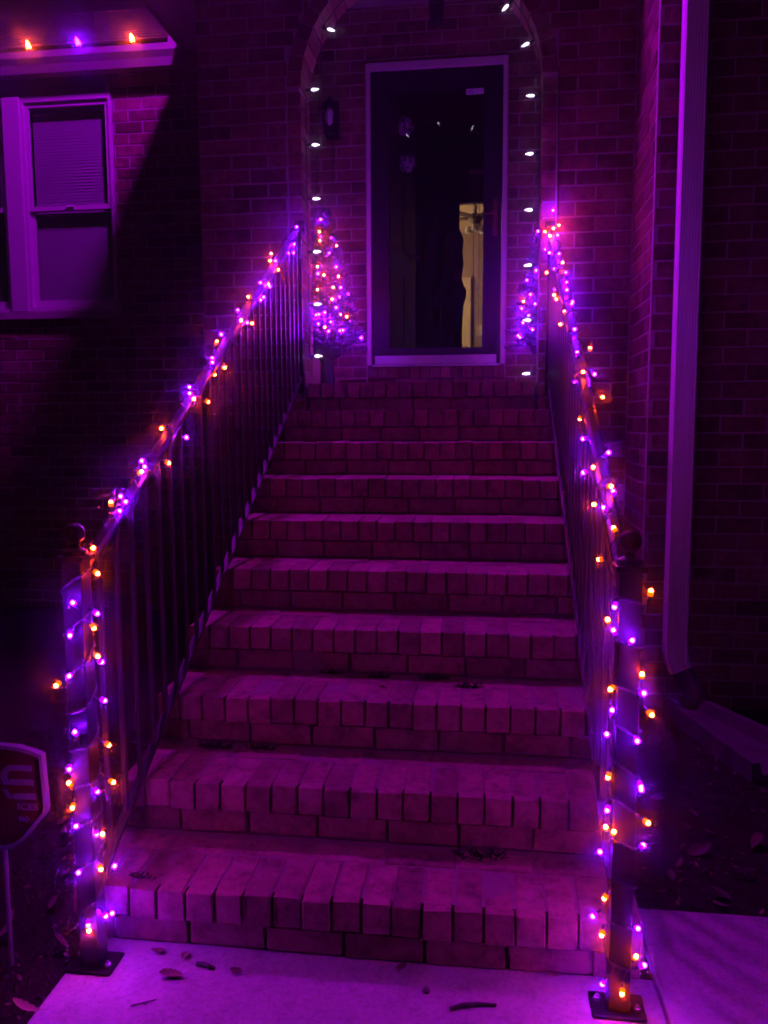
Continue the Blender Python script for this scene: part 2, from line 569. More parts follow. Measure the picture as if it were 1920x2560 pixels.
# eave on the left side of the porch, and its fascia
m = MB()
m.box(-1.86, PL + .02, -.12, 1.18, 4.16, 4.19)
PY(m.build('soffit', M['white'], porch))
m = MB(); m.box(-1.882, -1.861, -.12, 1.18, 4.15, 4.215)
PY(m.build('fascia', M['fascia'], porch))
m = MB()
rp = [(-1.87, 4.200), (-1.17, 4.64), (1.15, 4.66), (1.15, 4.69), (-1.18, 4.67), (-1.87, 4.222)]
m.add([(x, y, z) for y in (-.24, 1.7) for x, z in rp], [(0, 1, 4, 5), (1, 2, 3, 4), (6, 11, 10, 7), (7, 10, 9, 8)] + [(i, 6 + i, 6 + (i + 1) % 6, (i + 1) % 6) for i in range(6)])
PY(m.build('roof', M['shingle'], porch))
m = MB(); m.box(-1.02, .62, .45, 1.6, 4.68, 6.9)
PY(m.build('dormer', M['mortar'], porch))

BAND = .082
def hole_arch(z, u0, u1):
    if z < SPR:
        h = ARAD + BAND + .004
    else:
        dz = z - SPR
        rr = ARAD + BAND + .006
        h = math.sqrt(rr * rr - dz * dz) if dz < rr else 0
    if h <= 0: return [(u0, u1)]
    return [(u0, ACX - h), (ACX + h, u1)]
cs = courses(PL, PR, 0, 4.45, hole_arch, off=PL + .09)
items = wall_items(cs, 0.0, 'Y')
vm = brick_meshes('jamb', BAND - .004, PITCH_B - .010, WT - .004, M['brick'])
z = PITCH_B / 2
while z < SPR - .02:
    for X, s in ((JL - BAND / 2, 1), (JR + BAND / 2, 1)):
        items.append((random.choice(vm), (X + random.uniform(-.001, .001), -.002, z), 0.0, 1))
    z += PITCH_B
NV = 26
vous = []
for k in range(4):
    m = MB()
    j = lambda: random.uniform(-.001, .001)
    da = math.pi / NV / 2 - .0055 / ARAD * .9
    v = []
    for y in (0, WT - .004):
        for (rr, s) in ((ARAD + .001, -1), (ARAD + .001, 1), (ARAD + BAND, 1), (ARAD + BAND, -1)):
            aa = s * da
            v.append((rr * math.sin(aa) + j(), y + j(), rr * math.cos(aa) + j()))
    m.add(v, [(0, 1, 2, 3), (4, 7, 6, 5), (0, 4, 5, 1), (1, 5, 6, 2), (2, 6, 7, 3), (3, 7, 4, 0)])
    me = m.mesh('brick'); me.materials.append(M['brick']); vous.append(me)
for i in range(NV):
    ang = -math.pi / 2 + math.pi * (i + .5) / NV
    # hang at the arch centre, turned about Y
    it = (vous[i % 4], (ACX, -.002, SPR), (0, ang, 0), 1)
    items.append(it)
place_bricks(porch, [(q, Vector(l) + Vector((0, YW, 0)), e, sx) for q, l, e, sx in items], 300)
rebase(porch, (ACX, YW, 0))

# ---------------------------------------------------------------- wing of the house on the right
wing = thing('house_wing', 'red brick wing of the house standing forward on the right behind the downspout', 'house wall', (0, 0, 0))
m = MB()
m.box(PR + .004, 6.5, RY + .004, RY + .25, -.1, 5.2)
m.box(PR + .004, PR + .25, RY + .25, YW + .006, -.1, 5.2)
m.build('wall', M['mortar'], wing)
items = wall_items(courses(PR, 2.6, -.03, 4.6, off=PR + .02, zbase=-.03), RY, 'Y')
items += wall_items(courses(RY + .04, YW, -.03, 4.6, off=RY + .1, zbase=-.03), PR, 'X')
place_bricks(wing, items, 300)
rebase(wing, (1.9, RY, 0))

# ---------------------------------------------------------------- wall with the front door
DL, DR, DB, DT = -0.518, 0.435, 1.886, 3.977
FW = .032       # visible width of the white frame
entry = thing('entry_wall', 'red brick wall around the glass front door inside the porch', 'house wall', (0, 0, 0))
def hole_door(z, u0, u1):
    if DB - .09 < z < DT + .045: return [(u0, DL - FW - .004), (DR + FW + .004, u1)]
    return [(u0, u1)]
m = MB()
m.box(PL, DL - FW + .001, YD + .004, YD + .11, 1.4, 4.62)
m.box(DR + FW - .001, PR + .2, YD + .004, YD + .11, 1.4, 4.62)
m.box(DL - FW + .001, DR + FW - .001, YD + .0045, YD + .11, DT + .03, 4.62)
m.box(DL - FW + .001, DR + FW - .001, YD + .0045, YD + .11, 1.4, DB - .006)
m.build('wall', M['mortar'], entry)
zb = 3.98 - 30 * PITCH_B
items = wall_items(courses(PL + .2, PR - .19, 1.70, 4.42, hole_door, off=DL - .15, zbase=zb), YD, 'Y')
sm = brick_meshes('sill', .070, .094, .035, M['brick'])
n = 13
for i in range(n):
    items.append((random.choice(sm), (DL - FW + (i + .5) * (DR - DL + 2 * FW) / n, YD - .012, DB - .051), 0.0, 1))
place_bricks(entry, items, 300)
rebase(entry, (0, YD, LAND))

# ---------------------------------------------------------------- main front wall on the left
WX0, WX1, WZ0, WZ1 = -4.10, -2.50, 2.335, 3.94
front = thing('brick_house_wall', 'red brick front wall of the house left of the porch, around the windows', 'house wall', (0, 0, 0))
def hole_win(z, u0, u1):
    if WZ0 - .02 < z < 4.19: return [(u0, WX0), (WX1 + .005, u1)]
    return [(u0, u1)]
m = MB()
m.box(-7.0, WX0 - .01, YD + .004, YD + .2, -.1, 4.215)
m.box(WX1 + .01, PL + .1, YD + .004, YD + .2, -.1, 4.215)
m.box(WX0 - .01, WX1 + .01, YD + .0048, YD + .2, -.1, WZ0 - .01)
m.box(WX0 - .01, WX1 + .01, YD + .0048, YD + .2, WZ1 + .01, 4.215)
m.build('wall', M['mortar'], front)
items = wall_items(courses(-4.6, PL, -.03, 4.2, hole_win, off=WX1 + .02, zbase=zb - 30 * PITCH_B), YD, 'Y')
place_bricks(front, items, 300)
m = MB(); m.box(WX0 - .02, WX1 + .0, YD - .022, YD + .012, WZ1 + .002, 4.185)
m.build('head_board', M['fascia'], front)
m = MB(); m.cbox(WX0 - .06, WX1 + .03, YD - .05, YD + .06, WZ0 - .062, WZ0 - .006, .005)
m.build('sill', M['mortar'], front)
m = MB(); m.box(-7.0, PL - .01, 4.0, YD + .02, 4.205, 4.225)
m.build('soffit', M['fascia'], front)
m = MB(); m.box(-7.0, -1.88, 4.04, 4.06, 4.10, 4.204)
m.build('fascia', M['fascia'], front)
roof = MB()
nr, nc = 14, 40
for i in range(nr):
    y0, z0 = 3.95 + i * .14, 4.245 + i * .085
    for j in range(nc):
        x0 = -7.0 + j * .14 + (.07 if i % 2 else 0)
        if x0 > -2.0: continue
        roof.add([(x0, y0, z0 + .012), (x0 + .135, y0, z0 + .012), (x0 + .135, y0 + .19, z0 + .10), (x0, y0 + .19, z0 + .10),
                  (x0, y0, z0), (x0 + .135, y0, z0)], [(0, 1, 2, 3), (4, 5, 1, 0)])
rf = roof.build('roof', M['shingle'], front); rf['kind'] = 'stuff'
m = MB(); m.add([(-7, 3.97, 4.235), (-1.3, 3.97, 4.235), (-1.3, 8, 6.68), (-7, 8, 6.68)], [(0, 1, 2, 3)])
m.build('roof_deck', M['shingle'], front)

# ---------------------------------------------------------------- windows
def window(x0, x1, label):
    w_ = thing('window', label, 'window', ((x0 + x1) / 2, YD, WZ0), 0, 'double hung windows in the front wall')
    h, L = WZ1 - WZ0, (x1 - x0) / 2
    m = MB()
    m.box(-L, -L + .022, -.018, .07, 0, h); m.box(L - .022, L, -.018, .07, 0, h)
    m.box(-L + .022, L - .022, -.018, .07, h - .04, h); m.box(-L + .022, L - .022, -.018, .07, 0, .03)
    m.build('frame', M['white'], w_)
    mid = .785
    for nm, z0, z1, y in (('sash', mid - .02, h - .04, .020), ('sash', .03, mid + .018, .045)):
        y = .0 if z0 > .1 else .026
        m = MB(); a = L - .023; b = .03
        m.box(-a, -a + b, y, y + .024, z0, z1); m.box(a - b, a, y, y + .024, z0, z1)
        m.box(-a + b, a - b, y + .001, y + .024, z1 - .035, z1); m.box(-a + b, a - b, y + .001, y + .024, z0, z0 + (.06 if z0 < .1 else .036))
        s_ = m.build('sash', M['white'], w_)
        m = MB(); m.box(-a + b - .004, a - b + .004, y + .010, y + .013, z0 + .03, z1 - .03)
        m.build('pane', M['pane'], s_)
    m = MB()
    zz = .05
    while zz < h - .06:
        m.add([(-L + .045, .072, zz), (L - .045, .072, zz), (L - .045, .080, zz + .026), (-L + .045, .080, zz + .026)], [(0, 1, 2, 3)])
        zz += .0235
    bl = m.build('blind', M['white'], w_); bl['kind'] = 'stuff'
    m = MB(); m.box(-L + .04, L - .04, .085, .09, .03, h - .04)
    m.build('back_panel', M['dark_wood'], w_)
    m = MB(); m.box(-L + .045, L - .045, .068, .096, h - .10, h - .05)
    m.build('headrail', M['white'], w_)
    m = MB(); m.cbox(-.03, .03, -.012, .0, mid + .0, mid + .014, .003)
    m.build('latch', M['alum'], w_)
window(-3.225, WX1, 'white double hung window with lowered blind, complete, nearer the porch')
window(WX0, -3.372, 'white double hung window cut off by the left edge of the picture')
m = MB(); m.cbox(-3.370, -3.227, YD - .035, YD + .05, WZ0, WZ1, .006)
m.build('mullion', M['white'], front)
rebase(front, (-3.0, YD, 0))

# ---------------------------------------------------------------- gutter
gut = thing('gutter', 'white roof gutter above the windows on the left', 'gutter', (-1.885, 3.985, 4.055))
m = MB()
pr_ = [(-.05, 0), (-.05, .145), (-.04, .145), (-.04, .012), (.02, .012), (.035, .06), (.06, .10), (.06, .14), (.07, .14), (.072, .095), (.047, .055), (.03, 0)]
m.prof([(a, b) for a, b in pr_], (-5.2, 0, 0), (0, 0, 0))
m.build('trough', M['fascia'], gut)
m = MB(); m.box(0, .004, -.072, .05, 0, .145)
m.build('end_cap', M['fascia'], gut)
m = MB()
for i in range(7):
    m.box(-.5 - i * .6, -.48 - i * .6, -.065, .05, .139, .142)
m.build('hanger', M['alum'], gut)
m = MB()
m.add([(-.095, -.05, .147), (.0, -.05, .147), (.0, .06, .147), (-.095, .06, .147), (-.085, -.05, .235), (-.035, -.05, .235), (-.035, .06, .235), (-.085, .06, .235)],
      [(0, 3, 2, 1), (4, 5, 6, 7), (0, 1, 5, 4), (1, 2, 6, 5), (2, 3, 7, 6), (3, 0, 4, 7)])
m.build('splash_guard', M['fascia'], gut)

# ---------------------------------------------------------------- downspout
dsp = thing('downspout', 'white ribbed rain downspout strapped to the brick wing on the right', 'downspout', (1.30, 2.13, .3))
def ds_profile(wx=.11, wy=.075):
    pts = []
    n = 7
    for i in range(n):                       # ribbed front
        a = -wx / 2 + .008 + (wx - .016) * i / n; b = -wx / 2 + .008 + (wx - .016) * (i + .5) / n
        pts += [(a, -wy / 2), (b, -wy / 2 + .0035)]
    pts += [(wx / 2 - .008, -wy / 2), (wx / 2, -wy / 2 + .008), (wx / 2, wy / 2), (-wx / 2, wy / 2), (-wx / 2, -wy / 2 + .008)]
    return pts
pp = ds_profile()
def sweep(m, path, pts):
    n = len(pts); v = []
    for (c, ang) in path:
        for (a, b) in pts:
            v.append((c[0] + a * math.cos(ang), c[1] + b, c[2] - a * math.sin(ang)))
    f = []
    for i in range(len(path) - 1):
        for k in range(n): f.append((i * n + k, i * n + (k + 1) % n, (i + 1) * n + (k + 1) % n, (i + 1) * n + k))
    m.add(v, f)
m = MB(); sweep(m, [((-.013, 0, 5.0), 0), ((.0, 0, .06), 0)], pp)
m.build('pipe', M['alum'], dsp)
m = MB(); sweep(m, [((0.0, 0, .07), 0), ((.003, 0, .0), -.05), ((.012, 0, -.05), -.22), ((.028, 0, -.09), -.42)], [(a * 1.03, b * 1.05) for a, b in pp])
m.build('elbow', M['alum'], dsp)
m = MB(); sweep(m, [((.026, 0, -.085), -.42), ((.05, 0, -.13), -.7), ((.10, -.01, -.20), -1.0), ((.16, -.03, -.27), -1.1)], [(a * .9, b * .9) for a, b in pp])
m.build('drain_extension', M['black_paint'], dsp)
for z in (3.55,):
    m = MB(); m.box(-.066, .06, -.041, .05, z, z + .025)
    m.build('strap', M['alum'], dsp)

# concrete splash block under it
sb = MB()
sb.v = []; 
a0, a1 = Vector((1.33, 2.10, .0)), Vector((1.60, 1.36, .0))
dd = (a1 - a0).normalized(); px_ = Vector((dd.y, -dd.x, 0))
def sbp(s, u, z): q = a0 + dd * s - px_ * u; return (q.x, q.y, z)
Ls = (a1 - a0).length
secs = []
for s, hw in ((0, .10), (Ls * .5, .14), (Ls, .18)):
    secs.append([sbp(s, -hw, -.03), sbp(s, -hw, .075), sbp(s, -hw + .035, .075), sbp(s, -hw + .05, .02), sbp(s, hw - .05, .02), sbp(s, hw - .035, .075), sbp(s, hw, .075), sbp(s, hw, -.03)])
n = 8
sb.add([p for q in secs for p in q], [(i * n + k, i * n + (k + 1) % n, (i + 1) * n + (k + 1) % n, (i + 1) * n + k) for i in range(2) for k in range(n)] + [tuple(range(n))[::-1], tuple(range(2 * n, 3 * n))])
tag(sb.build('splash_block', M['stained']), 'grey concrete splash block on the soil under the downspout', 'splash block')

# ---------------------------------------------------------------- front door
door = thing('storm_door', 'black glass storm door in a white frame at the back of the porch', 'door', ((DL + DR) / 2, YD, DB))
dc = (DL + DR) / 2; dh = DT - DB; hw = (DR - DL) / 2
m = MB()
m.cbox(-hw - FW, -hw, -.03, .06, 0, dh + FW, .004); m.cbox(hw, hw + FW, -.03, .06, 0, dh + FW, .004)
m.cbox(-hw - FW - .002, hw + FW + .002, -.032, .06, dh - .001, dh + FW + .02, .004)
m.build('door_frame', M['white'], door)
gx0, gx1, gz0, gz1 = -.399 - dc, .313 - dc, 1.995 - DB, 3.835 - DB
m = MB()
m.cbox(-hw + .004, gx0, -.012, .022, .004, dh - .004, .003); m.cbox(gx1, hw - .004, -.012, .022, .004, dh - .004, .003)
m.box(gx0, gx1, -.010, .020, gz1, dh - .006); m.box(gx0, gx1, -.010, .020, .006, gz0)
leaf = m.build('door_leaf', M['black_paint'], door)
m = MB()
for a_, b_, c_, d_ in ((gx0 - .012, gx0 + .012, gz0 - .012, gz1 + .012), (gx1 - .012, gx1 + .012, gz0 - .012, gz1 + .012)):
    m.box(a_, b_, -.018, -.0105, c_, d_)
for c_, d_ in ((gz0 - .012, gz0 + .012), (gz1 - .012, gz1 + .012)):
    m.box(gx0 + .012, gx1 - .012, -.0175, -.0104, c_, d_)
m.build('glazing_bead', M['black_paint'], leaf)
m = MB(); m.box(gx0 - .006, gx1 + .006, .002, .006, gz0 - .006, gz1 + .006)
m.build('pane', M['pane'], door)
m = MB(); m.cbox(-.494 - dc, .406 - dc, -.020, -.0125, .006, .068, .002)
m.build('kick_plate', M['steel'], door)
m = MB(); m.box(-hw, hw, -.025, .05, -.012, .003)
m.build('threshold', M['steel'], door)
m = MB()
m.v = []
pl = []
for i in range(13):
    a_ = math.pi * i / 12; pl.append((.017 * math.cos(a_), .23 + .017 * math.sin(a_)))
for i in range(13):
    a_ = math.pi + math.pi * i / 12; pl.append((.017 * math.cos(a_), .017 * math.sin(a_)))
m.poly(pl, .008)
m.v = [(x + .388 - dc, y - .0215, z + 2.815 - DB) for x, y, z in m.v]
h_ = m.build('handle_plate', M['bronze'], door)
m = MB()
m.tube([(.388 - dc, -.02, 2.955 - DB), (.388 - dc, -.05, 2.955 - DB), (.37 - dc, -.058, 2.955 - DB), (.345 - dc, -.058, 2.947 - DB), (.32 - dc, -.056, 2.948 - DB), (.305 - dc, -.054, 2.956 - DB)], [.009, .009, .008, .007, .006, .005], 8)
m.build('lever', M['bronze'], h_, True)
m = MB(); m.tube([(.388 - dc, -.021, 2.86 - DB), (.388 - dc, -.028, 2.86 - DB)], .009, 12)
m.build('lock_cylinder', M['bronze'], h_)
# paper sticker on the glass
m = MB(); m.box(.172 - dc, .297 - dc, -.001, .0015, 3.787 - DB, 3.832 - DB)
stk = m.build('sticker', plain('sticker_paper', (.72, .72, .85), .5, 0, .03, 20, 0), door)
m = MB()
for x0_, w_, z_ in ((.18, .05, 3.815), (.18, .04, 3.805), (.18, .055, 3.796)):
    m.box(x0_ - dc, x0_ + w_ - dc, -.0018, -.0011, z_ - DB, z_ + .003 - DB)
pts = [(.245 + .005 * i - dc, -.0016, 3.808 + (.009 if i % 2 else -.006) * (1 - i * .05) - DB) for i in range(9)]
m.tube(pts, .0011, 4)
m.build('print', M['dark_wood'], stk)

# inner door, standing open into the hall
hx, hy = -.452, YD + .17
ang = math.atan2(.82, .155)
inner = thing('inner_door', 'dark wooden inner door standing open behind the glass', 'door', (hx, hy, DB), ang)
m = MB(); m.cbox(0, .83, -.02, .02, .01, 2.03, .004)
il = m.build('door_leaf', plain('inner_door_paint', (.06, .05, .07), .4, 0, .1, 20, .05), inner)
for z0_, z1_ in ((.15, .75), (.95, 1.85)):
    for x0_ in (.10, .46):
        m = MB(); m.cbox(x0_, x0_ + .27, -.026, -.0205, z0_, z1_, .004)
        m.build('panel', M['dark_wood'], il)
m = MB(); m.lathe([(.006, 0), (.008, .02), (.026, .03), (.03, .05), (.018, .065), (.002, .068)], (.77, -.02, .95), 12, Matrix.Rotation(R(90), 3, 'X'))
m.build('knob', M['bronze'], inner, True)
# flower swag hanging on it
sw = thing('flower_swag', 'pale flower swag hanging on the open inner door', 'wreath', (hx + .38 * math.cos(ang) + .06 * math.sin(ang), hy + .38 * math.sin(ang) - .06 * math.cos(ang), 3.35), ang)
def blossom(c, rad, n):
    m = MB()
    for i in range(n):
        v = Vector((random.gauss(0, 1), random.gauss(0, 1), random.gauss(0, 1))).normalized()
        p = Vector(c) + v * rad * random.uniform(.75, 1.05)
        x = v.cross(Vector((.2, .5, .8))).normalized(); y = v.cross(x)
        s = random.uniform(.010, .018)
        m.add([p + x * s, p + y * s, p - x * s, p - y * s], [(0, 1, 2, 3)])
    return m
for c_, rd in (((-.02, 0, .42), .075), ((.03, 0, .16), .08)):
    blossom(c_, rd, 170).build('blossom', M['petal'], sw)
m = MB()
for i in range(220):
    z_ = random.uniform(-.28, .55); x_ = random.gauss(0, .05)
    p = Vector((x_, random.uniform(-.03, .03), z_)); d = Vector((random.gauss(0, .6), random.gauss(0, .3), -1)).normalized()
    q = d.cross(Vector((0, 1, 0))).normalized() * .006
    m.add([p, p + d * .03 + q, p + d * .07, p + d * .03 - q], [(0, 1, 2, 3)])
m.build('greenery', M['needle'], sw)
m = MB(); m.tube([(0, .03, .62), (.01, 0, .4), (-.01, 0, .1), (.02, 0, -.25)], .006, 6)
m.build('stem', M['dark_wood'], sw)

# hall behind the door, and the lit room beyond
hall = thing('hallway', 'dark hallway behind the glass door with a doorway to a lit room', 'room', (0, 5.6, DB))
dk = plain('hall_wall_darkened', (.03, .028, .03), .8, 0, .1, 8, .05)  # near-black colour stands in for the unlit hall, holding down lamp spill
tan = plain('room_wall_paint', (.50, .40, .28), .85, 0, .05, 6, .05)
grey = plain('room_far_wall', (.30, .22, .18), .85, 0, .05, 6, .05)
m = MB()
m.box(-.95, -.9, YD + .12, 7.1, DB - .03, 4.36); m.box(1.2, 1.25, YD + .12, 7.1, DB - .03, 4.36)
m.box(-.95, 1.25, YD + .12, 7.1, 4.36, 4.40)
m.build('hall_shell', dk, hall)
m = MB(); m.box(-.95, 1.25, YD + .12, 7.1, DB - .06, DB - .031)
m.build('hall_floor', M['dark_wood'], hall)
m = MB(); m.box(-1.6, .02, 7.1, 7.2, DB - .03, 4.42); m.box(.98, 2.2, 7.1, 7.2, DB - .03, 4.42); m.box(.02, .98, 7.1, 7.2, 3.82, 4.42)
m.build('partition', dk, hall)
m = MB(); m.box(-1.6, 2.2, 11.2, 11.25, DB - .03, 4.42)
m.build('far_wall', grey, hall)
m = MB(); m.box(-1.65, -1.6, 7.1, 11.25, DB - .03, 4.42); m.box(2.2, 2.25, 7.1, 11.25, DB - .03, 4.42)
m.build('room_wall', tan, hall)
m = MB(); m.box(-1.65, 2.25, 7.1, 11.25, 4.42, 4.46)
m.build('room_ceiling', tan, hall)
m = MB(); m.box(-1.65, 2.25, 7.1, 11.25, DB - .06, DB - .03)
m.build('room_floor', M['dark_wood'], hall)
rebase(hall, (0, 5.6, DB))
m = MB(); m.cbox(-.16, .06, 11.13, 11.19, DB, 3.72, .005)
wd = m.build('room_door', plain('cream_door_paint', (.62, .52, .36), .5, 0, .05, 9, .05)); tag(wd, 'cream door seen through the glass in the far lit room', 'door')
m = MB()
for i in range(9): m.box(.045, .058, 11.118, 11.129, 2.3 + i * .15, 2.31 + i * .15)
m.build('panel_moulding', M['dark_wood'], wd)
m = MB(); m.cbox(.16, .33, 11.165, 11.198, 2.82, 2.98, .004)
tag(m.build('wall_plate', plain('cream_plate', (.66, .56, .4), .5, 0, .03, 9, 0)), 'small cream plate on the far wall of the lit room', 'wall plate')
# ceiling fan with its light
fan = thing('ceiling_fan', 'dark ceiling fan with glass light bowls in the lit room', 'ceiling fan', (.16, 9.2, 4.42))
m = MB(); m.lathe([(.07, 0), (.06, -.05), (.015, -.07), (.015, -.2), (.09, -.22), (.10, -.28), (.06, -.32), (.03, -.34)], (0, 0, 0), 16)
m.build('motor', M['dark_wood'], fan, True)
for k in range(5):
    a_ = R(15 + 72 * k); m = MB()
    m.bar((.09 * math.cos(a_), .09 * math.sin(a_), -.26), (.62 * math.cos(a_), .62 * math.sin(a_), -.25), .13, .008)
    m.build('blade', M['dark_wood'], fan)
lampm = M['frost']
for k in range(3):
    a_ = R(30 + 120 * k); m = MB()
    m.lathe([(.015, .03), (.04, .02), (.055, -.02), (.05, -.05), (.02, -.07)], (.10 * math.cos(a_), .10 * math.sin(a_), -.39), 12)
    m.build('light_bowl', lampm, fan, True)
fl = thing('floor_lamp', 'lit floor lamp in the room beyond the hall', 'lamp', (-1.2, 9.7, DB - .03))
m = MB(); m.lathe([(.14, 0), (.14, .02), (.012, .03), (.012, 1.45), (.005, 1.46)], (0, 0, 0), 14)
m.build('stand', M['dark_wood'], fl, True)
m = MB(); m.lathe([(.20, 1.35), (.12, 1.68), (.118, 1.68), (.198, 1.35)], (0, 0, 0), 18)
m.build('lamp_shade', emit('lit_lamp_shade', (1.0, .62, .30), 75.0), fl, True)
# coats hanging in the dark hall
ct = thing('hanging_coat', 'dark coat hanging beside the lit doorway, a ragged black silhouette', 'coat', (-.05, 6.9, DB))
m = MB()
prof_ = [(1.62, .06), (1.5, .10), (1.38, .095), (1.25, .115), (1.12, .10), (1.02, .12), (.97, .145), (.9, .14), (.82, .11), (.7, .10), (.5, .085), (.3, .09), (.12, .085)]
v = []; n = 18
for z_, r_ in prof_:
    for k in range(n):
        a_ = 2 * math.pi * k / n; rr = r_ * (1 + .14 * math.sin(3 * a_ + z_ * 4) + .08 * math.sin(7 * a_))
        v.append((rr * math.cos(a_) * 1.15, rr * math.sin(a_) * .55, z_))
f = [(i * n + k, i * n + (k + 1) % n, (i + 1) * n + (k + 1) % n, (i + 1) * n + k) for i in range(len(prof_) - 1) for k in range(n)]
m.add(v, f); m.build('cloth', plain('coat_cloth', (.012, .012, .016), .95, 0, .3, 60, .3, .1), ct, True)
m = MB(); m.tube([(0, .05, 1.62), (0, .0, 1.7), (.03, 0, 1.72), (.04, 0, 1.68)], .004, 6)
m.build('hook', M['bronze'], ct)
bc = thing('blind_cord', 'pair of thin pull cords hanging behind the door glass in front of the lit strip', 'cord', (.248, 4.30, 3.3))
for x_ in (-.020, .020):
    m = MB(); m.tube([(x_, 0, 0), (x_ + .002, 0, -.6), (x_, 0, -1.36)], .0022, 6)
    k_ = m.build('cord', M['bronze'], bc)
    m = MB(); m.lathe([(.002, 0), (.005, -.01), (.006, -.03), (.002, -.034)], (x_, 0, -1.36), 8)
    m.build('tassel', M['bronze'], k_)
m = MB(); m.cbox(-.05, .05, -.02, .02, 0, .03, .003)
m.build('cleat', M['dark_wood'], bc)
# house plant at the foot of the cream door
hp = thing('house_plant', 'small spiky potted plant in the lit room beyond', 'plant', (.04, 10.6, 2.42))
m = MB()
for k in range(16):
    a_ = random.uniform(0, 6.28); l_ = random.uniform(.12, .24); d = Vector((math.cos(a_) * .3, math.sin(a_) * .3, 1)).normalized()
    q = Vector((-math.sin(a_), math.cos(a_), 0)) * .012
    m.add([q, d * l_ * .5 + q, d * l_, d * l_ * .5 - q, -q], [(0, 1, 2, 3, 4)])
m.build('foliage', M['weed'], hp)
m = MB(); m.lathe([(.05, -.14), (.065, -.02), (.07, 0), (.06, 0)], (0, 0, 0), 14)
m.build('pot', M['pot'], hp, True)
m = MB(); m.lathe([(.13, -.53), (.13, -.51), (.02, -.5), (.02, -.17), (.12, -.16), (.12, -.142)], (0, 0, 0), 16)
m.build('stand', M['dark_wood'], hp)

# ---------------------------------------------------------------- porch lamps (unlit)
sc_l = thing('wall_lantern', 'unlit dark wall lantern with a pale globe left of the front door', 'lantern', (-.80, YD - .003, 3.62))
m = MB(); m.cbox(-.05, .05, -.022, 0, -.10, .16, .005)
m.build('backplate', M['black_paint'], sc_l)
m = MB(); m.tube([(0, -.02, .1), (0, -.07, .17), (0, -.12, .16), (0, -.13, .12)], .008, 8)
m.build('arm', M['black_paint'], sc_l, True)
m = MB(); m.lathe([(.005, .14), (.055, .10), (.06, .085), (.03, .08)], (0, -.13, 0), 14)
m.build('cap', M['black_paint'], sc_l, True)
m = MB()
for k in range(6):
    a_ = R(60 * k + 20)
    m.bar((.055 * math.cos(a_), -.13 + .055 * math.sin(a_), .09), (.035 * math.cos(a_), -.13 + .035 * math.sin(a_), -.09), .006, .006, (1, 0, .1))
m.lathe([(.038, -.10), (.04, -.088), (.01, -.085)], (0, -.13, 0), 12)
m.build('cage', M['black_paint'], sc_l)
m = MB(); m.lathe([(.004, .062), (.022, .05), (.031, .02), (.031, -.01), (.022, -.045), (.006, -.06)], (0, -.13, .02), 16)
m.build('globe', M['frost'], sc_l, True)
pen = thing('ceiling_lantern', 'unlit black lantern hanging from the porch ceiling above the door', 'lantern', (-.012, 3.6, 4.42))
m = MB(); m.lathe([(.05, 0), (.045, -.02), (.008, -.025), (.008, -.18), (.045, -.22), (.05, -.25), (.045, -.255)], (0, 0, 0), 14)
m.build('canopy', M['black_paint'], pen, True)
m = MB(); m.lathe([(.045, -.256), (.047, -.29), (.043, -.35), (.034, -.365), (.01, -.37)], (0, 0, 0), 14)
m.build('shade', M['black_paint'], pen, True)

fld = thing('globe_lamp', 'large purple globe lamp on an arm high above the porch roof', 'lamp', (-1.1, 2.85, 5.62))
m = MB(); m.lathe([(.06, -.36), (.06, -.34), (.02, -.33), (.02, .26)], (0, 0, .12), 14, Matrix.Rotation(R(90), 3, 'X'))
m.build('arm', M['black_paint'], fld, True)
m = MB(); m.lathe([(.03, .19), (.06, .165), (.085, .12), (.09, .10), (.02, .12)], (0, -.27, .03), 18)
m.build('holder', M['black_paint'], fld, True)
m = MB(); m.lathe([(.14 * math.sin(R(a_)), .14 * math.cos(R(a_))) for a_ in (2, 15, 30, 45, 60, 75, 90, 105, 120, 135, 150, 165, 178)], (0, -.27, .0), 20)
m.build('globe', emit('purple_globe', C_FLOOD, S_FLOOD), fld, True)

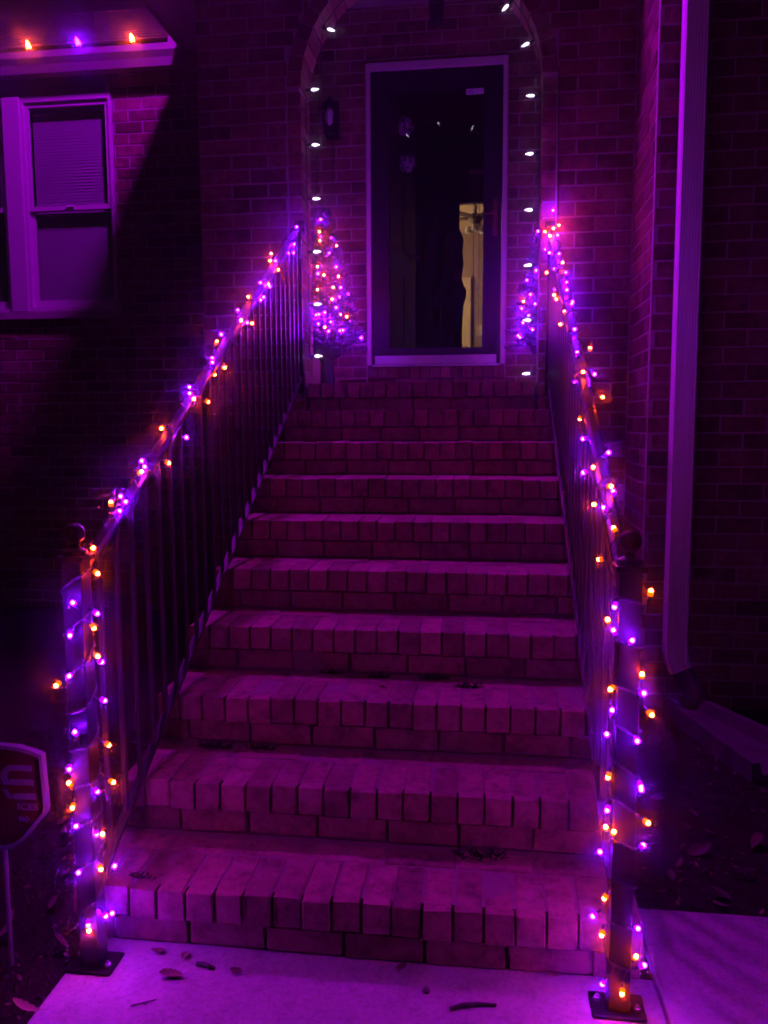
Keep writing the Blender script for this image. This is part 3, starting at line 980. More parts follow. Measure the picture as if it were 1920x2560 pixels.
# ---------------------------------------------------------------- hand rails
def handrail(X0, X1, a0_, s0_, label):
    zt = lambda y: a0_ + s0_ * y
    zb = lambda y: .232 + .5436 * y
    xx = lambda y: X0 + (X1 - X0) * (y + .09) / 2.89
    t = thing('handrail', label, 'handrail', (X0, -.09, 0), 0, 'iron handrails of the steps')
    L = lambda x, y, z: (x - X0, y + .09, z)
    w_ = .0265
    m = MB(); m.cbox(-w_, w_, -w_, w_, .008, 1.115, .003)
    m.build('post', M['iron'], t)
    m = MB(); m.cbox(-.066, .066, -.047, .047, .0, .0085, .006)
    bp = m.build('base_plate', M['iron'], t)
    for s in (-1, 1):
        m = MB(); m.lathe([(.0085, .0085), (.0085, .016), (.005, .017), (.005, .022), (.001, .0225)], (s * .047, -.015 * s, 0), 6)
        m.build('bolt', M['steel'], bp)
    m = MB()
    m.cbox(-.036, .036, -.036, .036, 1.112, 1.128, .003)
    m.lathe([(.034, 1.128), (.028, 1.140), (.014, 1.147), (.0125, 1.158), (.017, 1.162)], (0, 0, 0), 20)
    fi = m.build('cap', M['iron'], t)
    m = MB(); m.lathe([(.001, 1.1585)] + [(.0265 * math.sin(R(a_)), 1.184 - .0265 * math.cos(R(a_))) for a_ in range(15, 180, 12)] + [(.001, 1.2105)], (0, 0, 0), 24)
    m.build('ball', M['iron'], fi, True)
    m = MB()
    ya, yb = -.062, 2.795
    m.prof([(-.022, -.004), (-.022, .002), (-.019, .009), (-.010, .013), (.010, .013), (.019, .009), (.022, .002), (.022, -.004), (.014, -.007), (.014, -.012), (-.014, -.012), (-.014, -.007)], L(xx(ya), ya, zt(ya)), L(xx(yb), yb, zt(yb)))
    m.build('top_rail', M['iron'], t)
    m = MB(); m.bar(L(xx(ya), ya, zb(ya)), L(xx(yb), yb, zb(yb)), .026, .014)
    m.build('bottom_rail', M['iron_rail'], t)
    y = .038; q = .0065
    while y < 2.72:
        m = MB(); z0_, z1_ = zb(y), zt(y) - .008
        x_ = xx(y) - X0
        m.v = []
        m.add([(x_ + sx * q, y + .09 + sy * q, (z0_ if k == 0 else z1_) + sy * q * .54) for k in (0, 1) for sx, sy in ((-1, -1), (1, -1), (1, 1), (-1, 1))],
              [(0, 3, 2, 1), (4, 5, 6, 7), (0, 1, 5, 4), (1, 2, 6, 5), (2, 3, 7, 6), (3, 0, 4, 7)])
        m.build('baluster', M['iron_rail'], t)
        y += .11
    y = 2.765; x_ = xx(y) - X0
    m = MB(); m.cbox(x_ - .016, x_ + .016, y + .09 - .016, y + .09 + .016, zb(y) - .1, zt(y) + .02, .002)
    m.build('end_post', M['iron'], t)
    m = MB(); m.cbox(x_ - .03, x_ + .03, 2.876, 2.889, zt(2.79) - .05, zt(2.79) + .03, .003)
    m.build('wall_flange', M['iron'], t)
    return zt, xx
LZT, LXX = handrail(-.70, -.76, 1.105, .54, 'black iron handrail with ball topped post on the left of the steps')
RZT, RXX = handrail(.685, .69, 1.095, .525, 'black iron handrail with ball topped post on the right of the steps')

# ---------------------------------------------------------------- light strings
LP="P-0.686,-0.134,1.010 P-0.654,-0.088,0.978 O-0.655,-0.102,0.945 P-0.698,-0.136,0.931 O-0.655,-0.090,0.864 P-0.657,-0.068,0.842 P-0.704,-0.136,0.823 O-0.749,-0.118,0.793 P-0.655,-0.067,0.737 P-0.697,-0.135,0.668 O-0.649,-0.064,0.614 P-0.722,-0.130,0.575 O-0.722,-0.130,0.527 O-0.643,-0.062,0.510 P-0.661,-0.113,0.509 O-0.715,-0.134,0.472 P-0.704,-0.135,0.417 P-0.663,-0.117,0.394 O-0.656,-0.097,0.374 P-0.705,-0.135,0.291 O-0.659,-0.112,0.294 P-0.645,-0.062,0.266 P-0.657,-0.104,0.156 P-0.656,-0.067,0.132 P-0.688,-0.134,0.149 O-0.688,-0.134,0.132 O-0.657,-0.068,1.079"
RP="O0.732,-0.099,1.061 P0.649,-0.118,1.037 O0.639,-0.083,0.989 P0.649,-0.118,0.970 P0.685,-0.135,0.954 O0.713,-0.127,0.870 P0.714,-0.125,0.827 O0.648,-0.115,0.835 P0.648,-0.117,0.777 O0.739,-0.101,0.772 P0.641,-0.100,0.713 P0.705,-0.132,0.717 O0.646,-0.114,0.619 P0.717,-0.122,0.603 P0.720,-0.119,0.594 P0.646,-0.115,0.536 O0.738,-0.101,0.500 O0.644,-0.109,0.482 O0.658,-0.127,0.480 P0.730,-0.099,0.434 P0.637,-0.083,0.402 O0.646,-0.114,0.309 P0.626,-0.082,0.239 P0.721,-0.118,0.234 O0.642,-0.102,0.206 O0.720,-0.119,0.158 P0.740,-0.101,0.125 P0.647,-0.115,0.084 O0.689,-0.135,0.079"
LR="P-0.751,2.649,2.569 P-0.723,2.476,2.447 P-0.720,2.315,2.359 P-0.719,2.434,2.391 O-0.780,2.218,2.333 O-0.770,2.161,2.294 P-0.733,2.121,2.281 O-0.716,2.103,2.234 P-0.730,1.824,2.123 P-0.718,1.924,2.123 O-0.714,1.883,2.136 P-0.713,1.797,2.053 P-0.707,1.704,2.027 O-0.740,1.654,2.032 P-0.758,1.528,1.953 O-0.709,1.423,1.897 P-0.704,1.491,1.899 O-0.696,1.534,1.901 P-0.754,1.298,1.830 O-0.752,1.219,1.787 P-0.717,1.052,1.707 P-0.712,1.028,1.692 O-0.692,1.002,1.651 O-0.693,1.117,1.681 P-0.723,0.836,1.591 P-0.710,0.795,1.567 O-0.693,0.781,1.546 O-0.679,0.875,1.543 O-0.732,0.582,1.447 P-0.674,0.640,1.416 P-0.715,0.385,1.346 P-0.696,0.355,1.327 O-0.702,0.323,1.313 O-0.679,0.481,1.337 P-0.705,0.205,1.250 P-0.691,0.184,1.235 O-0.732,0.185,1.230 P-0.690,0.140,1.212 O-0.692,-0.011,1.132"
RR="P0.700,2.730,2.625 O0.693,2.630,2.510 O0.660,2.710,2.519 P0.625,2.756,2.526 O0.729,2.745,2.549 O0.669,2.540,2.454 P0.707,2.545,2.459 P0.646,2.443,2.366 P0.657,2.368,2.330 P0.699,2.215,2.290 O0.698,2.099,2.229 P0.665,2.049,2.192 O0.629,2.103,2.185 P0.701,1.967,2.159 P0.702,1.830,2.086 P0.652,1.885,2.075 P0.689,1.744,2.045 O0.645,1.812,2.035 O0.654,1.770,2.015 P0.703,1.623,1.976 P0.699,1.572,1.953 O0.667,1.525,1.920 O0.652,1.490,1.868 P0.683,1.327,1.826 O0.733,1.190,1.735 P0.680,1.115,1.714 O0.683,0.971,1.639 P0.725,1.000,1.633 P0.656,0.995,1.609 O0.733,0.828,1.546 O0.654,0.740,1.475 P0.656,0.613,1.409 P0.703,0.461,1.365 P0.639,0.440,1.314 O0.658,0.416,1.326 O0.688,0.292,1.282 P0.697,0.263,1.265 O0.648,0.279,1.232 P0.668,0.202,1.229 O0.678,0.106,1.184 O0.638,0.059,1.114"
TL="P-0.761,3.404,2.796 O-0.762,3.379,2.708 O-0.757,3.361,2.642 P-0.695,3.420,2.678 P-0.683,3.407,2.613 O-0.765,3.315,2.469 P-0.761,3.303,2.429 O-0.723,3.308,2.419 P-0.657,3.380,2.479 O-0.640,3.375,2.413 O-0.665,3.317,2.339 O-0.761,3.276,2.321 P-0.627,3.330,2.272 P-0.646,3.287,2.207 O-0.615,3.302,2.169 O-0.579,3.339,2.148 P-0.760,3.230,2.155 P-0.743,3.234,2.153 P-0.745,3.216,2.094 O-0.704,3.219,2.072 P-0.679,3.222,2.049 P-0.615,3.262,2.059 P-0.598,3.277,2.061 P-0.626,3.360,2.343 O-0.667,3.288,2.255 P-0.699,3.367,2.571 P-0.708,3.246,2.175 P-0.668,3.242,2.108"
TR="P0.644,3.327,2.412 P0.587,3.364,2.355 P0.655,3.287,2.307 O0.568,3.328,2.220 P0.639,3.260,2.192 P0.559,3.323,2.176 P0.565,3.278,2.080 P0.621,3.224,2.032 P0.538,3.279,2.008 P0.547,3.264,1.995 P0.610,3.300,2.262 P0.600,3.266,2.129"
def parse(s):
    out = []
    for w_ in s.split():
        out.append((w_[0], Vector([float(q) for q in w_[1:].split(',')])))
    return out

def led_meshes():
    res = {}
    for where in ('rail', 'post', 'tree'):
        for key in 'PO':
            m = MB()
            m.lathe([(.0036, 0), (.0058, .002), (.0068, .005), (.0062, .009), (.0048, .0108)], (0, 0, 0), 8)
            nf = len(m.f)
            m.lathe([(.0048, .0109), (.0051, .0126), (.0046, .0156), (.0029, .0178), (.0006, .0188)], (0, 0, 0), 8)
            me = m.mesh('bulb', True); me.materials.append(M[key + '_lens']); me.materials.append(M[key + '_' + where])
            for pg in me.polygons:
                if sum(me.vertices[i].co.z for i in pg.vertices) / len(pg.vertices) > .0108: pg.material_index = 1
            res[key + where] = me
    return res
LED = led_meshes()

def aim(d):
    return Vector(d).to_track_quat('Z', 'Y').to_euler()

def light_string(bulbs, path, label, base, where='rail', wire=.0016):
    """path: list of points of the cable centre line"""
    t = thing('light_string', label, 'string lights', base)
    base = Vector(base)
    c = MB()
    # two twisted wires
    path = [Vector(p) for p in path]
    for ph in (0, math.pi):
        pts = []
        for i, p in enumerate(path):
            a_ = i * 1.15 + ph
            d = (path[min(i + 1, len(path) - 1)] - path[max(i - 1, 0)]).normalized()
            x = d.cross(Vector((.3, .2, .9))).normalized(); y = d.cross(x)
            pts.append(p + (x * math.cos(a_) + y * math.sin(a_)) * .0024 - base)
        c.tube(pts, wire, 5)
    for col, p in bulbs:
        q = min(path, key=lambda s: (s - p).length_squared)
        d = p - q
        if d.length < .006: d = (CAM - p)
        d = d.normalized() + Vector((random.uniform(-.35, .35), random.uniform(-.75, .1), random.uniform(-.25, .4)))
        d.normalize()
        b0 = p - d * .007
        s0 = b0 - d * .013
        c.tube([b0 - base, s0 - base], .0036, 6)
        mid = (s0 + q) / 2 + Vector((random.uniform(-.006, .006), random.uniform(-.006, .006), -.006))
        c.tube([s0 - base, mid - base, q - base], .0014, 4)
        o = link('bulb', LED[col + ('tree' if where == 'rail' and p.y > 2.35 else where)], None, t)
        o.location = b0 - base; o.rotation_euler = aim(d)
    c.build('cable', M['cable'], t, True)
    return t

def post_path(X, turns, z0, z1, sgn, ph):
    pts = []
    N = int(turns * 40)
    for i in range(N + 1):
        u = i / N; a_ = ph + sgn * u * turns * 2 * math.pi
        cx, sx = math.cos(a_), math.sin(a_)
        k = .0325 / max(abs(cx), abs(sx)); k = min(k, .0395)
        sag = .010 * math.sin(a_ * 1.0 + u * 9)
        pts.append(Vector((X + cx * k, -.09 + sx * k, z0 + (z1 - z0) * u + sag)))
    return pts
def rail_path(zt, xx, turns, sgn, ya=-.03, yb=2.72):
    pts = []
    N = int(turns * 26)
    for i in range(N + 1):
        u = i / N; y = ya + (yb - ya) * u; a_ = sgn * u * turns * 2 * math.pi + .5 * math.sin(u * 23)
        r_ = .029 + .006 * math.sin(u * 57)
        pts.append(Vector((xx(y) + r_ * math.cos(a_), y - .3 * r_ * math.sin(a_) * .5, zt(y) + r_ * math.sin(a_))))
    return pts
light_string(parse(LP), post_path(-.70, 9, .11, 1.09, 1, .4), 'purple and orange light string wound round the left post', (-.70, -.09, .1), 'post')
light_string(parse(RP), post_path(.685, 10, .08, 1.08, -1, 2.2), 'purple and orange light string wound round the right post', (.685, -.09, .08), 'post')
light_string(parse(LR), rail_path(LZT, LXX, 19, 1), 'purple and orange light string wound along the left handrail', (-.72, 1.3, 1.8))
light_string(parse(RR), rail_path(RZT, RXX, 21, -1), 'purple and orange light string wound along the right handrail', (.69, 1.3, 1.8))

# ---------------------------------------------------------------- topiary trees in urns
def tree(x, y, z0, label):
    t = thing('topiary_tree', label, 'small tree', (x, y, z0), 0, 'artificial fir trees either side of the door')
    H0, H1, RR_ = .27, 1.17, .21
    m = MB(); m.tube([(0, 0, .15), (.004, 0, .6), (0, 0, 1.12)], [.014, .011, .005], 8)
    m.build('trunk', M['dark_wood'], t)
    m = MB()
    for b in range(420):
        u = random.random() ** 1.35
        zc = H0 + (H1 - H0) * u
        a_ = random.uniform(0, 6.283); L_ = (RR_ * (1 - u) + .035) * random.uniform(.75, 1.18)
        d = Vector((math.cos(a_), math.sin(a_), random.uniform(-.15, .55))).normalized()
        p0 = Vector((0, 0, zc))
        m.tube([p0, p0 + d * L_], [.0025, .001], 3, False)
        side = d.cross(Vector((0, 0, 1))).normalized(); up_ = side.cross(d)
        nn = int(16 + L_ * 190)
        for k in range(nn):
            s = .2 + .8 * k / nn
            b_ = random.uniform(0, 6.283)
            o_ = side * math.cos(b_) + up_ * math.sin(b_)
            q = p0 + d * L_ * s
            nd = (o_ * 1.0 + d * .6).normalized() * random.uniform(.014, .026)
            w_ = nd.cross(Vector((.3, .7, .2))).normalized() * .0034
            m.add([q - w_ * .6, q + w_ * .6, q + nd * .6 + w_, q + nd, q + nd * .6 - w_], [(0, 1, 2, 3, 4)])
    cr = m.build('crown', M['needle'], t); 
    m = MB()
    m.lathe([(.07, 0), (.072, .018), (.05, .03), (.046, .16), (.052, .19), (.09, .215), (.105, .24), (.112, .262), (.10, .266), (.09, .25), (.0, .245)], (0, 0, 0), 24)
    m.build('urn', M['pot'], t, True)
    return t
tree(-.735, 3.45, LAND - .004, 'artificial fir tree in a dark urn left of the front door')
tree(.72, 3.45, LAND - .004, 'artificial fir tree in a dark urn right of the door, half hidden by the pier')
def tree_path(x, y, sgn):
    pts = []
    N = 240
    for i in range(N + 1):
        u = i / N; a_ = sgn * u * 7 * 2 * math.pi
        rr = .20 * (1 - u) + .02
        pts.append(Vector((x + rr * math.cos(a_), y + rr * math.sin(a_), 1.99 + .87 * u)))
    return pts
def back_bulbs(x, y, n, a0_, a1_):
    out = []
    for i in range(n):
        u = (i + .5) / n * .85; a_ = R(a0_ + (a1_ - a0_) * ((i * .618) % 1)); rr = .215 * (1 - u) + .03
        out.append(('O' if i % 3 == 1 else 'P', Vector((x + rr * math.cos(a_), y + rr * math.sin(a_), 2.0 + .86 * u))))
    return out
light_string(parse(TL) + back_bulbs(-.74, 3.45, 12, 20, 160), tree_path(-.77, 3.45, 1), 'purple and orange light string on the fir tree left of the door', (-.77, 3.45, 1.99), 'tree')
light_string(parse(TR) + back_bulbs(.72, 3.45, 12, 30, 170), tree_path(.73, 3.45, -1), 'purple and orange light string on the fir tree right of the door', (.73, 3.45, 1.99), 'tree')
m = MB(); m.cbox(-.935, -.838, 3.86, 3.90, LAND, 1.99, .004)
m.v = [(x + (.0 if z < 1.9 else .0), y + (z - LAND) * .25, z) for x, y, z in m.v]
tag(m.build('leaning_board', M['mortar']), 'pale board leaning on the wall behind the left urn', 'board')

# ---------------------------------------------------------------- white bulbs round the arch
arch_s = thing('bulb_string', 'string of clear white faceted bulbs clipped round the porch arch', 'string lights', (ACX, YW + .1, LAND))
AB = Vector((ACX, YW + .1, LAND))
ms = MB(); ms.lathe([(.0085, 0), (.0135, .004), (.0155, .014), (.0150, .024), (.0115, .040), (.006, .052), (.0015, .060), (.0003, .0605)], (0, 0, 0), 10)
me_shell = ms.mesh('bulb'); me_shell.materials.append(M['shell'])
ms = MB(); ms.lathe([(.003, .004), (.0065, .012), (.0075, .024), (.0045, .040), (.0015, .052), (.0003, .053)], (0, 0, 0), 8)
me_core = ms.mesh('core', True); me_core.materials.append(M['white_led'])
ms = MB(); ms.lathe([(.0095, -.034), (.0105, -.03), (.0105, -.002), (.0115, 0), (.0115, .004), (.009, .004)], (0, 0, 0), 10)
me_sock = ms.mesh('socket'); me_sock.materials.append(M['cable'])
spots = []
for z_ in (3.41, 3.102, 2.792, 2.483, 2.172, 1.865): spots.append((JL, z_, (1, random.uniform(-.08, .08), random.uniform(-.06, .06))))
for a_ in (148, 121, 94, 67, 40.5, 19): 
    spots.append((ACX + ARAD * math.cos(R(a_)), SPR + ARAD * math.sin(R(a_)), (-math.cos(R(a_)), random.uniform(-.1, .1), -math.sin(R(a_)) + (.25 if a_ > 100 else -.1))))
for z_ in (3.31, 2.996, 2.68, 2.374, 2.056, 1.747): spots.append((JR, z_, (-1, random.uniform(-.08, .08), random.uniform(-.08, .04))))
cpts = []
for X, Z, d in spots:
    d = Vector(d).normalized()
    p = Vector((X, YW + .1, Z)) + d * .037 - AB
    o = link('bulb', me_shell, None, arch_s); o.location = p; o.rotation_euler = aim(d); o.scale = (.82, .82, .9)
    k = link('core', me_core, None, o); k = link('socket', me_sock, None, o)
    cpts.append(p - d * .032)
c = MB()
for i in range(len(cpts) - 1):
    a_, b_ = cpts[i], cpts[i + 1]
    mid = (a_ + b_) / 2
    ctr = Vector((ACX, YW + .1, SPR)) - AB
    if mid.z > ctr.z:
        dr = Vector((mid.x - ctr.x, 0, mid.z - ctr.z)); mid = ctr + dr.normalized() * (ARAD - .007)
    c.tube([a_, a_ * .75 + mid * .25, mid, mid * .25 + b_ * .75, b_], .003, 6)
c.build('cable', M['cable'], arch_s, True)

# ---------------------------------------------------------------- roof line bulbs
roof_s = thing('bulb_string', 'string of large orange and purple bulbs along the roof gutter', 'string lights', (-2.65, 3.95, 4.21))
RB = Vector((-2.65, 3.95, 4.21))
ms = MB(); ms.lathe([(.009, 0), (.0145, .005), (.0165, .016), (.0155, .026), (.0115, .042), (.006, .054), (.0015, .061)], (0, 0, 0), 12)
big = {}
for k_, mt in (('P', 'purple_big'), ('O', 'orange_big')):
    me = ms.mesh('bulb', True); me.materials.append(M[mt]); big[k_] = me
pts = []
for i, (x_, k_) in enumerate(((-4.65, 'P'), (-4.25, 'O'), (-3.85, 'P'), (-3.44, 'P'), (-3.043, 'O'), (-2.652, 'P'), (-2.238, 'O'))):
    p = Vector((x_, 3.925, 4.215)) - RB
    d = Vector((random.uniform(-.35, .1), -.15, 1)).normalized()
    o = link('bulb', big[k_], None, roof_s); o.location = p; o.rotation_euler = aim(d)
    s_ = link('socket', me_sock, None, o)
    pts += [p + Vector((-.15, .02, -.005)), p - d * .03, p + Vector((.15, .02, -.005))]
pts.append(Vector((-1.97, 3.95, 4.24)) - RB)
c = MB(); c.tube(pts, .003, 6); c.build('cable', M['cable'], roof_s, True)

# ---------------------------------------------------------------- cords
def cord(pts, label, r=.0035):
    m = MB(); b = Vector(pts[-1])
    m.tube([Vector(p) - b for p in pts], r, 6)
    o = m.build('power_cord', M['cable'], None, True); o.location = b
    return tag(o, label, 'cord')
cord([(-.79, YD - .03, 3.52), (-.785, 4.0, 3.2), (-.78, 3.7, 2.95), (-.775, 3.47, 2.88)], 'thin dark cord hanging from the wall lantern to the left fir tree', .003)
cord([(.72, YW - .008, 3.42), (.724, YW - .008, 3.1), (.728, YW - .009, 2.8), (.73, YW - .02, 2.60)], 'thin dark cord down the right pier to the handrail lights', .003)

# ---------------------------------------------------------------- yard sign
sg = thing('yard_sign', 'red shield shaped yard sign on a white stake by the lower left edge', 'sign', (-.955, -.075, -.03), R(2))
def shield(k=1.0):
    half = [(0, .302), (.06, .297), (.10, .287), (.128, .277), (.131, .22), (.135, .13), (.130, .112), (.115, .095), (.06, .03), (.035, .012), (0, .0)]
    pts = [(x, z) for x, z in half] + [(-x, z) for x, z in half[-2:0:-1]]
    return [(x * k, .15 + (z - .15) * k) for x, z in pts]
m = MB(); m.poly(shield(), .006); m.v = [(x, y - .003, z + .335) for x, y, z in m.v]
pn = m.build('panel', plain('sign_red', (.055, .003, .006), .35, 0, .08, 9, .02), sg)
m = MB(); o_, i_ = shield(1.0), shield(.935); n = len(o_)
m.add([(x, -.0125, z + .335) for x, z in o_] + [(x, -.0125, z + .335) for x, z in i_] + [(x, -.0032, z + .335) for x, z in i_] + [(x * 1.012, .005, (z - .15) * 1.012 + .485) for x, z in o_],
      [(k, (k + 1) % n, n + (k + 1) % n, n + k) for k in range(n)] + [(n + k, n + (k + 1) % n, 2 * n + (k + 1) % n, 2 * n + k) for k in range(n)] + [(3 * n + k, 3 * n + (k + 1) % n, (k + 1) % n, k) for k in range(n)])
m.build('rim', plain('sign_rim', (.13, .13, .16), .35, 0, .05, 9, 0), sg)
lett = plain('sign_print', (.12, .11, .15), .5, 0, .03, 9, 0)
m = MB()
def flat(m, pts, y=-.0042):
    n = len(pts); m.add([(x, y, z) for x, z in pts] + [(x, y + .001, z) for x, z in pts], [tuple(range(n)), tuple(range(n, 2 * n))[::-1]] + [(i, (i + 1) % n, n + (i + 1) % n, n + i) for i in range(n)])
# emblem: three bars joined by a curve on the left, like a rounded E
zc = .53
for dz, x0_, x1_ in ((.040, .040, .094), (.0, .030, .097), (-.040, .036, .100)):
    flat(m, [(x0_, zc + dz - .008), (x1_, zc + dz - .008), (x1_, zc + dz + .008), (x0_, zc + dz + .008)])
arc_o, arc_i = [], []
for i in range(9):
    a_ = R(90 + 90 * i / 8)
    arc_o.append((.040 + .036 * math.cos(a_), zc + .012 + .036 * math.sin(a_))); arc_i.append((.040 + .018 * math.cos(a_), zc + .012 + .020 * math.sin(a_)))
flat(m, arc_o + arc_i[::-1])
flat(m, [(.004, zc + .012), (.022, zc + .012), (.03, zc - .008), (.012, zc - .008)])
flat(m, [(.008, zc - .022), (.02, zc - .022), (.036, zc - .048), (.022, zc - .048)])
m.build('emblem', lett, sg)
def text(s, x, z, size, parent):
    cu = bpy.data.curves.new('lettering', 'FONT'); cu.body = s; cu.size = size; cu.extrude = .0006; cu.align_x = 'RIGHT'
    o = bpy.data.objects.new('lettering_tmp', cu); COL.objects.link(o)
    dg = bpy.context.evaluated_depsgraph_get(); dg.update()
    me = bpy.data.meshes.new_from_object(o.evaluated_get(dg))
    bpy.data.objects.remove(o)
    t = link('lettering', me, lett, parent)
    t.location = (x, -.0044, z); t.rotation_euler = (R(90), 0, 0); t.scale = (1.25, 1, 1)
    return t
text('ICES', .108, .452, .026, sg)
text('00', .078, .418, .022, sg)
m = MB(); m.tube([(0, .004, -.12), (0, .004, .36)], .007, 8)
m.build('stake', M['fascia'], sg)

# ---------------------------------------------------------------- leaves, twigs, weeds
LEAFS = []
for k in range(6):
    m = MB()
    n = 13; v = []
    L_, Wd = .038, .011 + .0025 * k
    curl = random.uniform(.5, 1.1); bend = random.uniform(-.5, .5); tw = random.uniform(-.6, .6)
    for i in range(n):
        u = i / (n - 1); w_ = Wd * (math.sin(math.pi * u ** .8) ** .75) * (1 + .16 * math.sin(i * 2.6 + k)) + .0004
        x_ = L_ * (u - .5) * 2; z_ = .003 + curl * .012 * (2 * u - 1) ** 2; y_ = bend * .012 * math.sin(math.pi * u)
        for j_ in (-1, -.5, 0, .5, 1):
            v.append((x_, y_ + j_ * w_, z_ + curl * .55 * abs(j_) ** 1.6 * w_ + tw * j_ * w_ * (u - .5) + random.uniform(-.0006, .0006)))
    f = [(i * 5 + q, i * 5 + q + 1, (i + 1) * 5 + q + 1, (i + 1) * 5 + q) for i in range(n - 1) for q in range(4)]
    m.add(v, f)
    m.tube([(L_, 0, .004 + curl * .012), (L_ * 1.35, .004, .006 + curl * .016)], .0008, 4)
    me = m.mesh('fallen_leaf', True); me.materials.append(M['leaf']); LEAFS.append(me)
DARKL = []
for me in LEAFS:
    q = me.copy(); q.materials.clear(); q.materials.append(M['bed_leaf']); DARKL.append(q)
def leaf(x, y, z, s, label, group=None, tilt=.35, dark=False):
    o = link('fallen_leaf', random.choice(DARKL if dark else LEAFS))
    o.location = (x, y, z); o.scale = (s, s, s)
    o.rotation_euler = (random.uniform(-tilt, tilt), random.uniform(-tilt, tilt), random.uniform(0, 6.28))
    return tag(o, label, 'leaf', group)
leaf(-.47, -.12, .003, .9, 'large curled leaf on the concrete walk near the left post', None, .1, True)
leaf(-.462, -.037, .003, .45, 'small curled leaf beside the foot of the bottom step, left of the middle', None, .2)
leaf(-.304, -.081, .003, .5, 'crumpled leaf lying on the walk by itself left of the middle', None, .2, True)
leaf(-.545, -.03, .004, .6, 'curled leaf at the corner of the walk right beside the left post', None, .2, True)
leaf(.531, .012, .004, .6, 'curled leaf against the bottom step near the right post', None, .2)
leaf(.134, -.01, .003, .5, 'pale leaf against the middle of the bottom step', None, .2)
leaf(.141, .183, RISE + .003, .3, 'small pale leaf on the tread of the bottom step', None, .2)
leaf(.312, .373, 2 * RISE + .003, .28, 'small pale leaf on the tread of the second step', None, .2)
leaf(-.02, .80, 3 * RISE + .003, .5, 'narrow dry leaf on the third step at the foot of the riser', None, .2)
leaf(-.79, -.27, .0, 1.1, 'large pale leaf at the edge of the walk in the lower left corner', None, .3)
leaf(-.845, -.019, .0, .8, 'upright reddish leaf on the ground between sign and left post', None, .9)
for x_, y_, s_ in ((1.124, .992, .9), (1.073, .879, .8), (1.147, .854, .7), (1.09, .719, 1.2), (1.069, .40, 1.0), (1.082, .467, 1.0), (1.401, 1.22, .9), (1.073, .44, .8), (.95, .55, .7), (1.2, .6, .9), (1.3, .8, 1.0), (1.25, .45, .8), (1.02, 1.1, .8), (.93, .8, .7), (1.15, 1.2, .9), (1.35, .55, .8), (.9, .45, .6), (1.0, .63, .7)):
    leaf(x_, y_, -.006, s_, 'dry leaf on the soil bed right of the steps', 'dry leaves on the soil bed', .5, True)
for i in range(14):
    leaf(-.80 - random.random() * .5, random.uniform(-.3, .9), -.018, random.uniform(.5, .9), 'dry leaf in the grass left of the steps', 'dry leaves in the grass', .6, True)
def twig(pts, label, r=.003):
    m = MB(); b = Vector(pts[0])
    m.tube([Vector(p) - b for p in pts], [r * (1 - .5 * i / len(pts)) for i in range(len(pts))], 6)
    p, q = Vector(pts[1]) - b, Vector(pts[2]) - b
    m.tube([p, p + (q - p) * .5 + Vector((.012, -.012, .006))], r * .6, 5)
    o = m.build('twig', M['dark_wood'], None, True); o.location = b
    return tag(o, label, 'twig')
twig([(.27, -.15, .004), (.30, -.135, .007), (.34, -.125, .006), (.385, -.122, .004)], 'dark twig lying on the walk right of the middle', .006)
twig([(-.42, -.062, .004), (-.40, -.066, .008), (-.38, -.072, .008), (-.365, -.074, .004)], 'stubby dark twig on the walk by the bottom step', .007)
twig([(-.53, -.235, .003), (-.51, -.225, .004), (-.49, -.215, .004), (-.475, -.205, .003)], 'thin dark twig on the walk at the lower left', .002)
m = MB(); m.lathe([(.0, 0), (.008, .001), (.010, .006), (.006, .011), (.0, .012)], (0, 0, 0), 9)
o = m.build('pebble', M['dark_wood'], None, True); o.location = (.205, -.091, 0); tag(o, 'small dark pebble on the middle of the walk', 'pebble')

def tuft(x, y, z, rad, n, label):
    m = MB()
    for i in range(n):
        a_ = random.uniform(0, 6.283); r_ = rad * random.random() ** .5 * .6
        p = Vector((r_ * math.cos(a_) * 1.6, r_ * math.sin(a_) * .5, 0)); d = Vector((random.gauss(0, .7), random.gauss(-.25, .4), .45)).normalized()
        L_ = rad * random.uniform(.25, .8); q = d.cross(Vector((.1, 1, .2))).normalized() * .0018
        m.add([p - q, p + q, p + d * L_ * .6 + q * 1.2, p + d * L_, p + d * L_ * .6 - q * 1.2], [(0, 1, 2, 3, 4)])
    o = m.build('weed_tuft', M['weed']); o.location = (x, y, z)
    return tag(o, label, 'weed', 'weeds growing in the step joints')
tuft(-.59, 2 * RUN - .03, 2 * RISE - .004, .06, 60, 'dark weed tuft in the left back corner of the second step')
tuft(-.42, 2 * RUN - .03, 2 * RISE - .004, .05, 60, 'dark weed tuft at the back of the second step, second from the left')
tuft(.158, 3 * RUN - .02, 3 * RISE - .004, .045, 50, 'dark weed tuft below a riser joint on the third step')
tuft(-.05, 3 * RUN - .02, 3 * RISE - .004, .04, 45, 'small weed tuft at the back of the third step left of the middle')
tuft(.284, 3 * RUN - .10, 3 * RISE - .004, .045, 50, 'flat weed tuft on the third step right of the middle')
tuft(.343, RUN - .03, RISE - .004, .07, 60, 'spreading weed tuft at the back of the bottom step')
tuft(-.62, .06, RISE - .002, .04, 30, 'dark weed in a wide joint at the left end of the bottom step')
tuft(-.24, 3 * RUN + .0, 3 * RISE - .003, .04, 40, 'weed under the broken brick of the fourth step')

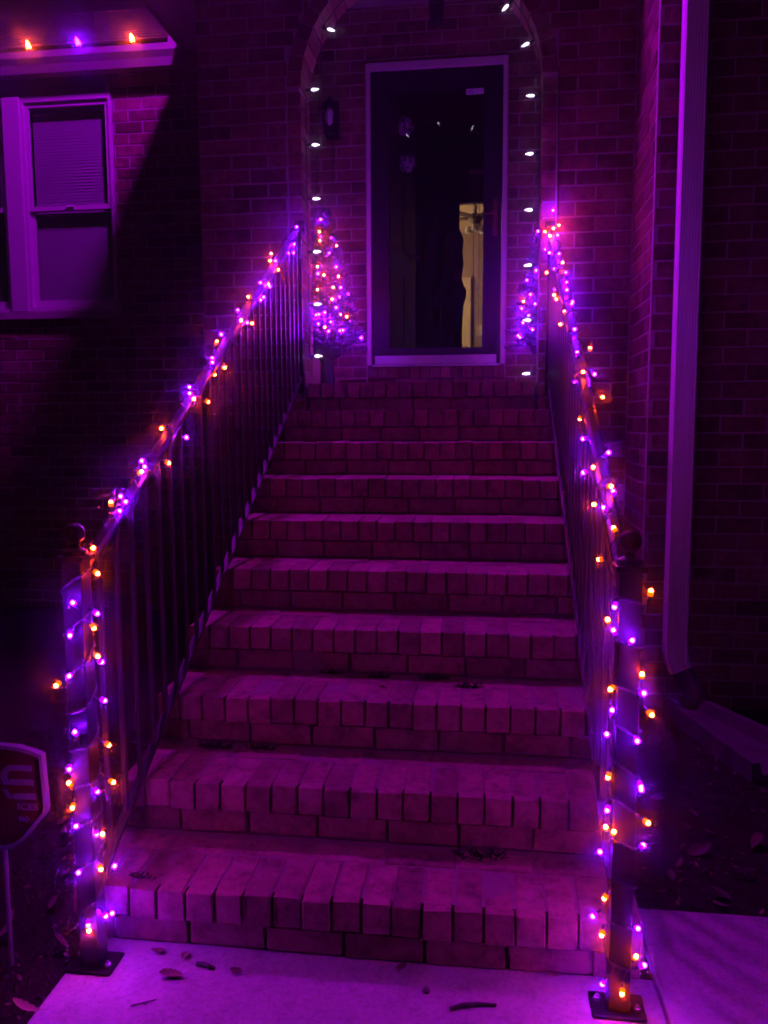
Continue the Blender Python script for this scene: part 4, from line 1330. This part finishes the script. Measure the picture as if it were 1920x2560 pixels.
# grass and litter: nobody could count it
gm = MB()
for i in range(5200):
    x_ = random.uniform(-1.9, -.77); y_ = random.uniform(-.75, 1.6)
    if x_ > XL - .01 and y_ > -.02: continue
    z_ = gz(x_, y_); a_ = random.uniform(0, 6.283); L_ = random.uniform(.015, .05)
    d = Vector((math.cos(a_) * random.uniform(.3, 1.3), math.sin(a_) * random.uniform(.3, 1.3), 1)).normalized()
    q = Vector((-math.sin(a_), math.cos(a_), 0)) * .0016
    p = Vector((x_, y_, z_))
    gm.add([p - q, p + q, p + d * L_ * .6 + q * .8, p + d * L_ + Vector((0, 0, -L_ * .2))], [(0, 1, 2, 3)])
tag(gm.build('grass', M['grass']), 'thin short grass on the ground left of the steps', 'grass', None, 'stuff')
lm = MB()
for i in range(2600):
    left = random.random() < .45
    x_ = random.uniform(-1.9, -.77) if left else random.uniform(.80, 2.4)
    y_ = random.uniform(-.75, 1.6) if left else random.uniform(.36, 2.1)
    if not left and x_ < .8: continue
    if left and x_ > XL - .02 and y_ > -.03: continue
    z_ = gz(x_, y_) + .004; s = random.uniform(.004, .018); a_ = random.uniform(0, 6.283)
    n_ = Vector((random.gauss(0, .5), random.gauss(0, .5), 1)).normalized(); x1 = n_.cross(Vector((math.cos(a_), math.sin(a_), .1))).normalized(); y1 = n_.cross(x1)
    p = Vector((x_, y_, z_))
    lm.add([p + x1 * s, p + y1 * s * .45, p - x1 * s * .9, p - y1 * s * .4], [(0, 1, 2, 3)])
tag(lm.build('leaf_litter', M['bed_leaf']), 'crumbled dry leaf litter scattered over the soil', 'leaf litter', None, 'stuff')

# ---------------------------------------------------------------- scattering volume added to stand in for lens bloom
hz = MB(); hz.box(-9, 9, -7, 12.5, -1.2, 8.0)
t = NT('bloom_volume')
for n_ in list(t.n):
    if n_.type == 'BSDF_PRINCIPLED': t.n.remove(n_)
pv = t.node('ShaderNodeVolumePrincipled')
pv.inputs['Color'].default_value = (.9, .9, .95, 1)
pv.inputs['Density'].default_value = 0.028
pv.inputs['Anisotropy'].default_value = 0.986
t.link(pv.outputs[0], t.out.inputs['Volume'])
tag(hz.build('bloom_haze', t.m), 'thin added volume standing in for lens bloom round the bulbs', 'bloom_haze', None, 'stuff')
